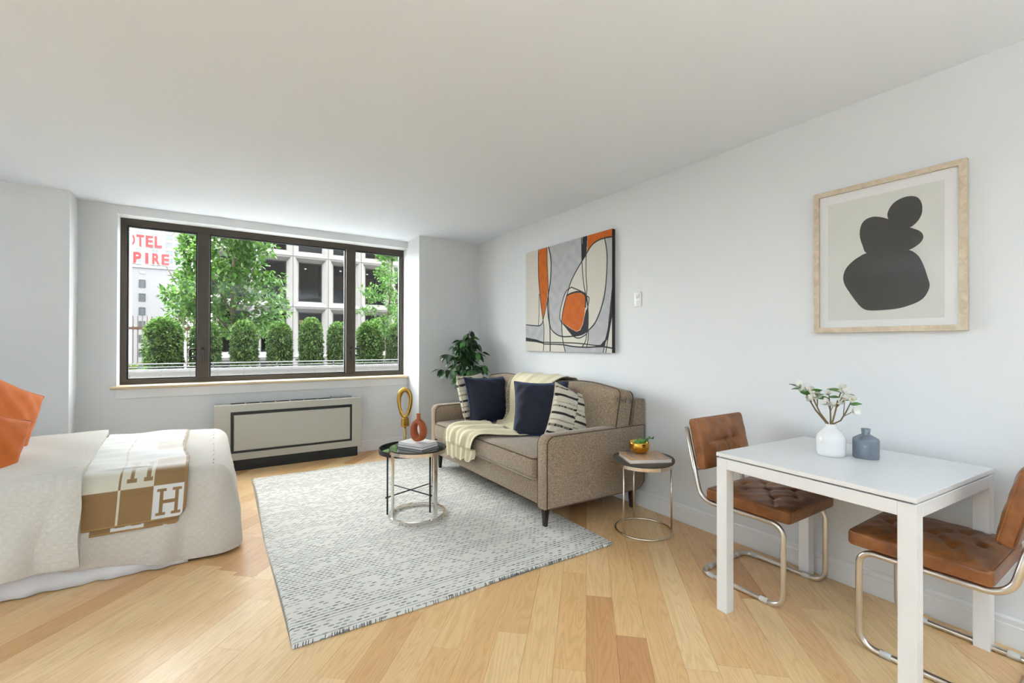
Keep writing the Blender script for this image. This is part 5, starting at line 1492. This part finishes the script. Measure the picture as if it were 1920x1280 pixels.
# ------------------------------------------------------------------ framed print
FA = (2.745, 0.8785, 1.312); FW, FH = 0.606, 0.754
fa = empty('framed_print', FA); tag(fa, 'wood-framed print of three stacked dark stones above the table', 'picture')
y0, y1, z0, z1, fw_ = -FW / 2, FW / 2, 0.0, FH, 0.026
def fbar(poly):   # mitred bar in the wall plane
    V = [(0.0, p[0], p[1]) for p in poly] + [(0.029, p[0], p[1]) for p in poly]
    return V, [(0, 1, 2, 3), (7, 6, 5, 4), (0, 4, 5, 1), (1, 5, 6, 2), (2, 6, 7, 3), (3, 7, 4, 0)]
O_ = [(y0, z0), (y1, z0), (y1, z1), (y0, z1)]; I_ = [(y0 + fw_, z0 + fw_), (y1 - fw_, z0 + fw_), (y1 - fw_, z1 - fw_), (y0 + fw_, z1 - fw_)]
for k in range(4):
    fix_normals(obj('frame_bar', fbar([O_[k], O_[(k + 1) % 4], I_[(k + 1) % 4], I_[k]]), M['framewood'] if k % 2 else wood('weathered frame wood flat', lin(180, 162, 136), lin(212, 198, 176), (12, 8, 60)) if False else M['framewood'], fa))
ay0, ay1, az0, az1 = y0 + fw_, y1 - fw_, z0 + fw_, z1 - fw_
obj('mat_board', box(0.012, 0.016, ay0, ay1, az0, az1), plain('white mat', lin(246, 246, 245), 0.8, var=0.01), fa)
def fpt(p, x): return (x, ay1 - p[0] * (ay1 - ay0), az0 + p[1] * (az1 - az0))
pa = [(0.072, 0.935), (0.912, 0.935), (0.910, 0.048), (0.068, 0.052)]
fix_normals(obj('print_sheet', ([fpt(p, 0.0115) for p in pa] + [fpt(p, 0.0125) for p in pa], [(0, 1, 2, 3), (7, 6, 5, 4), (0, 4, 5, 1), (1, 5, 6, 2), (2, 6, 7, 3), (3, 7, 4, 0)]), plain('pale grey print', lin(229, 230, 223), 0.85, var=0.015), fa))
char = plain('charcoal ink', lin(72, 71, 69), 0.85, var=0.05, nscale=150)
for k, P_ in enumerate(BLOBS):
    Q = smooth_pts(P_, True, 5); nq = len(Q); xx = 0.0112 - 0.0002 * k
    fix_normals(obj('stone_shape', ([fpt(p, xx) for p in Q] + [fpt(p, 0.0118) for p in Q], [tuple(range(nq)), tuple(range(nq, 2 * nq))[::-1]] + [(i, (i + 1) % nq, nq + (i + 1) % nq, nq + i) for i in range(nq)]), char, fa))
obj('glazing', box(0.0055, 0.0075, ay0, ay1, az0, az1), M['artglass'], fa)

# ------------------------------------------------------------------ wall outlet
ou = empty('wall_outlet', (XR, 2.441, 1.598)); tag(ou, 'white duplex outlet plate high on the right wall', 'outlet')
obj('plate', bevbox(-0.006, -0.0005, -0.036, 0.036, -0.058, 0.058, 0.003, 2), M['white_gloss'], ou, True)
for z in (0.022, -0.022):
    r_ = obj('socket', bevbox(-0.008, -0.005, -0.017, 0.017, z - 0.015, z + 0.015, 0.002, 1), M['white_gloss'], ou)
    obj('slots', join(box(-0.0086, -0.0078, -0.009, -0.0065, z - 0.002, z + 0.008), box(-0.0086, -0.0078, 0.0065, 0.009, z - 0.002, z + 0.008), box(-0.0086, -0.0078, -0.003, 0.003, z - 0.012, z - 0.006)), M['blackflat'], r_)

# ------------------------------------------------------------------ dining table
DT = (2.345, 0.882, 0); ROT = -math.radians(3.5)
dt = empty('dining_table', DT, ROT); tag(dt, 'small square white dining table against the right wall', 'table')
obj('table_top', bevbox(-0.375, 0.375, -0.375, 0.375, 0.722, 0.740, 0.002, 2), M['white_gloss'], dt)
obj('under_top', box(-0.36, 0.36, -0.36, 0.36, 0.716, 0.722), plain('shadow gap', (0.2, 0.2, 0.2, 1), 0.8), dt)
h_ = 0.3735; lw = 0.052
for sx, sy in ((-1, 1), (-1, -1), (1, 1), (1, -1)):
    xa, xb = sorted((sx * h_, sx * (h_ - lw))); ya, yb = sorted((sy * h_, sy * (h_ - lw)))
    obj('leg', bevbox(xa, xb, ya, yb, 0, 0.716, 0.0015, 1), M['white_gloss'], dt)
i_ = h_ - lw
for b_ in ((-h_, -h_ + 0.025, -i_, i_), (h_ - 0.025, h_, -i_, i_), (-i_, i_, -h_, -h_ + 0.025), (-i_, i_, h_ - 0.025, h_)):
    obj('apron', bevbox(*b_, 0.668, 0.716, 0.0015, 1), M['white_gloss'], dt)

# ------------------------------------------------------------------ cantilever chairs
def leather():
    t = NT('cognac leather'); v = t.coords('Object')
    n = t.noise(v, 9, 4, 0.6, 0.4); n2 = t.noise(v, 180, 3)
    t.col(t.ramp(n, [(0.25, lin(90, 50, 22)), (0.5, lin(122, 73, 34)), (0.75, lin(150, 97, 52))])); t.set(Roughness=0.36)
    t.b.inputs['Specular IOR Level'].default_value = 0.45
    t.bump(t.math('MULTIPLY_ADD', n, 0.8, t.math('MULTIPLY', n2, 0.25)), 0.35, 0.004); return t.m
LE = leather(); SEAM = plain('dark leather seam', lin(96, 52, 22), 0.5)
GLD = plain('clear plastic glide', lin(205, 202, 196), 0.45)
def seg_d(px, py, a, b):
    vx, vy = b[0] - a[0], b[1] - a[1]; L2_ = vx * vx + vy * vy + 1e-12
    t_ = np.clip(((px - a[0]) * vx + (py - a[1]) * vy) / L2_, 0, 1)
    return np.hypot(px - a[0] - t_ * vx, py - a[1] - t_ * vy)
def pad(w_, d_, th_, buttons, links, dep, puff, back=False):
    def fn(V):
        px_, py_ = V[:, 0], V[:, 1]
        top = smoothstep(0.0, th_ * 0.3, V[:, 2])
        e = np.maximum(0, 1 - (px_ / (w_ / 2)) ** 4) * np.maximum(0, 1 - (py_ / (d_ / 2)) ** 4)
        z = puff * e
        for b in buttons: z = z - dep * np.exp(-((px_ - b[0]) ** 2 + (py_ - b[1]) ** 2) / 0.018 ** 2)
        for a, b in links: z = z - dep * 0.42 * np.exp(-(seg_d(px_, py_, a, b) / 0.008) ** 2)
        V[:, 2] += z * top
        V[:, 2] += 0.0025 * np.sin(px_ * 60 + 20 * py_) * np.sin(py_ * 47) * top
        return V
    return rbox(w_, d_, th_, 0.016, 44, 3, fn)
def chair(loc, rz, label):
    t = empty('cantilever_chair', loc, rz); tag(t, label, 'chair', 'cantilever dining chairs')
    W2 = 0.2125
    L_ = [(-W2, -0.315, 0.785), (-W2, -0.225, 0.400), (-W2, 0.205, 0.400), (-W2, 0.205, 0.0135), (-W2, -0.225, 0.0135)]
    Rr = [(-p[0], p[1], p[2]) for p in L_[::-1]]
    obj('tube_frame', tube(round_path(L_ + Rr, [0, .085, .055, .06, .055, .055, .06, .055, .085, 0], 9), 0.0125, 14), M['steel'], t, True)
    obj('cross_bar', tube([(-W2, -0.262, 0.545), (-W2 * 0.9, -0.285, 0.545), (W2 * 0.9, -0.285, 0.545), (W2, -0.262, 0.545)], 0.008, 10), M['steel'], t, True)
    bt_ = [(-0.10, 0.075), (0.10, 0.075), (0, 0.0), (-0.10, -0.075), (0.10, -0.075), (0, 0.14), (0, -0.14)]
    lk = [((-0.10, 0.075), (0, 0)), ((0.10, 0.075), (0, 0)), ((-0.10, -0.075), (0, 0)), ((0.10, -0.075), (0, 0)), ((-0.10, 0.075), (0, 0.14)), ((0.10, 0.075), (0, 0.14)), ((-0.10, -0.075), (0, -0.14)), ((0.10, -0.075), (0, -0.14)),
          ((-0.10, 0.075), (-0.20, 0.13)), ((0.10, 0.075), (0.20, 0.13)), ((-0.10, -0.075), (-0.20, -0.13)), ((0.10, -0.075), (0.20, -0.13))]
    v, f = pad(0.455, 0.43, 0.062, bt_, lk, 0.017, 0.016)
    s = obj('seat', (v + np.array((0, 0.027, 0.444)), f), LE, t, True)
    for z in (0.470, 0.421):
        obj('seam', tube([(p.x, p.y + 0.027, p.z) for p in round_path([(-.224, -.2115, z), (.224, -.2115, z), (.224, .2115, z), (-.224, .2115, z)], 0.02, 4, True)], 0.0028, 6, True), LE, s, True)
    b2 = [(-0.085, 0.0), (0.0, 0.0), (0.085, 0.0)]
    v, f = pad(0.455, 0.275, 0.052, b2, [((-0.15, 0.0), (0.15, 0.0)), ((-.085, 0), (-.11, -.10)), ((.085, 0), (.11, -.10)), ((0, 0), (0, -.10))], 0.014, 0.012, True)
    # pad lies in XY with its face up: stand it up facing +Y, leaning back
    m_ = Matrix.Translation((0, -0.243, 0.702)) @ Matrix.Rotation(math.radians(13), 4, 'X') @ Matrix.Rotation(-PI / 2, 4, 'X') @ Matrix.Rotation(PI, 4, 'Z')
    b = obj('backrest', (v, f), LE, t, True); b.matrix_local = m_
    for z in (0.020, -0.020):
        obj('seam', tube(round_path([(-.224, -.134, z), (.224, -.134, z), (.224, .134, z), (-.224, .134, z)], 0.02, 4, True), 0.0028, 6, True), SEAM if z < 0 else LE, b, True)
    for sx in (-1, 1):
        for y in (0.115, -0.165):
            obj('glide', tube([(sx * W2, y - 0.018, 0.0145), (sx * W2, y + 0.018, 0.0145)], 0.0145, 12), GLD, t, True)
        obj('glide', tube([(sx * 0.13 - 0.015, -0.225, 0.0145), (sx * 0.13 + 0.015, -0.225, 0.0145)], 0.0145, 12), GLD, t, True)
    return t
chair((2.447, 1.298, 0), PI, 'cognac leather cantilever chair at the window side of the table')
chair((2.455, 0.592, 0), 0.0, 'cognac leather cantilever chair cut off by the right picture edge')

# ------------------------------------------------------------------ vases and flowers on the table
wv = empty('flower_vase', (2.382, 0.955, 0.740)); tag(wv, 'glossy white ceramic bottle vase holding the flowers', 'vase')
obj('body', lathe([(0.052, 0.0), (0.0565, 0.003), (0.0575, 0.02), (0.0585, 0.07), (0.055, 0.088), (0.043, 0.108), (0.030, 0.122), (0.0235, 0.130), (0.0225, 0.144), (0.0185, 0.144), (0.0195, 0.13), (0.03, 0.11)], 48), plain('white ceramic', (0.82, 0.82, 0.81, 1), 0.08, var=0.01), wv, True)
gv = empty('bottle_vase', (2.462, 0.848, 0.740)); tag(gv, 'grey-blue glass bottle with a flared neck on the table', 'vase')
ggl = plain('smoky blue glass', lin(106, 116, 125), 0.08, var=0.05, nscale=12, spec=0.6)
obj('body', lathe([(0.048, 0.0), (0.0495, 0.004), (0.0495, 0.080), (0.046, 0.088), (0.024, 0.102), (0.0155, 0.106), (0.0155, 0.112), (0.0185, 0.130), (0.0160, 0.130), (0.013, 0.11)], 40), ggl, gv, True)
stem_m = plain('brown stem', lin(112, 92, 60), 0.7, var=0.2); gleaf = plain('green leaf', lin(84, 128, 62), 0.45, var=0.2, nscale=60)
petal_m = plain('white petal', lin(240, 240, 232), 0.6, var=0.03); cen_m = plain('yellow centre', lin(206, 176, 84), 0.8)
def petal():
    return grid(5, 4, lambda u, v: (u, (v - 0.5) * 0.85 * math.sin(PI * (0.12 + 0.80 * u)) , 0.30 * u * u + 0.12 * (v - 0.5) ** 2))
def leaf2():
    return grid(6, 2, lambda u, v: (u, (v - 0.5) * 0.52 * math.sin(PI * u ** 0.85), 0.10 * abs(v - 0.5) - 0.12 * u * u))
VB = Vector((2.382, 0.955, 0.80))
BR = [('left-leaning', (2.385, 1.055, 1.000), (2.38, 1.085, 1.050), 2, [(0.72, 1)]), ('broad white', (2.360, 1.015, 0.985), (2.35, 1.03, 1.035), 3, [(0.6, 1), (0.8, -1)]),
      ('centre', (2.400, 0.965, 0.965), (2.41, 0.975, 1.015), 2, []), ('upright', (2.375, 0.925, 0.990), (2.37, 0.905, 1.050), 2, [(0.85, -1)]), ('right-hand', (2.40, 0.900, 0.945), (2.405, 0.880, 1.000), 2, [])]
BLAB = ['flowering branch leaning furthest left in the white vase', 'flowering branch with the broadest white blossoms', 'short flowering branch in the centre of the white vase', 'tallest flowering branch right of centre with one long leaf', 'flowering branch bending furthest right in the white vase']
gp = random.Random(12)
psrc = lsrc = None
for (nm, mid, tip, nb, lv), lab in zip(BR, BLAB):
    t = empty('flowering_branch', tuple(VB)); tag(t, lab, 'flower', 'branches in the white vase')
    a, b, c = Vector((0, 0, 0)) + Vector((gp.uniform(-.008, .008), gp.uniform(-.008, .008), 0)), Vector(mid) - VB, Vector(tip) - VB
    m0 = a.lerp(b, 0.5) * 0.92; m0.x *= 0.7; m0.y = m0.y * 0.78
    neck = Vector((b.x * 0.18, b.y * 0.18, 0.085))
    obj('stem', tube([a, neck, m0.lerp(b, 0.45), b, c], [0.0042, 0.004, 0.0035, 0.003, 0.0018], 7), stem_m, t, True)
    pos = [c] + [b.lerp(c, 0.25 + 0.35 * k) + Vector((gp.uniform(-.03, .02), gp.uniform(-.03, .03), gp.uniform(-.02, .02))) for k in range(nb)]
    for p in pos:
        if (p - c).length > 1e-6: obj('twig', tube([b.lerp(m0, 0.3), p], [0.002, 0.0014], 5), stem_m, t)
        ax = (Vector((-0.75, -0.3, 0.45)) + Vector((gp.uniform(-.6, .6), gp.uniform(-.8, .8), gp.uniform(-.4, .5)))).normalized()
        q = ax.to_track_quat('Z', 'Y').to_matrix().to_4x4()
        bl = obj('blossom', lathe([(0.001, -0.004), (0.005, 0.0), (0.004, 0.005), (0.001, 0.007)], 8), cen_m, t, True); bl.matrix_local = Matrix.Translation(p) @ q
        s_ = 0.021 + 0.008 * gp.random()
        for k in range(6):
            mw = Matrix.Rotation(2 * PI * k / 6 + gp.uniform(-.15, .15), 4, 'Z') @ Matrix.Rotation(-0.35 - 0.3 * (k % 2), 4, 'Y') @ Matrix.Diagonal((s_, s_, s_, 1))
            if psrc is None: psrc = obj('petal', petal(), petal_m, bl, True); psrc.matrix_local = mw
            else: share('petal', psrc, bl, mw)
    nl = [(0.5 + 0.5 * gp.random(), gp.choice((-1, 1))) for _ in range(2)] + lv
    for f_, sd in nl:
        p = b.lerp(c, min(1, f_)) if f_ > 0.55 else m0.lerp(b, f_)
        dv_ = Vector((gp.uniform(-.5, .2), sd * -1.0 * (1 if c.y > 0 else -1) * -1, gp.uniform(-.1, .5))).normalized()
        s_ = 0.046 + 0.014 * gp.random()
        mw = Matrix.Translation(p) @ dv_.to_track_quat('X', 'Z').to_matrix().to_4x4() @ Matrix.Rotation(gp.uniform(-.8, .8), 4, 'X') @ Matrix.Diagonal((s_, s_, s_, 1))
        if lsrc is None: lsrc = obj('leaf', leaf2(), gleaf, t, True); lsrc.matrix_local = mw
        else: share('leaf', lsrc, t, mw)
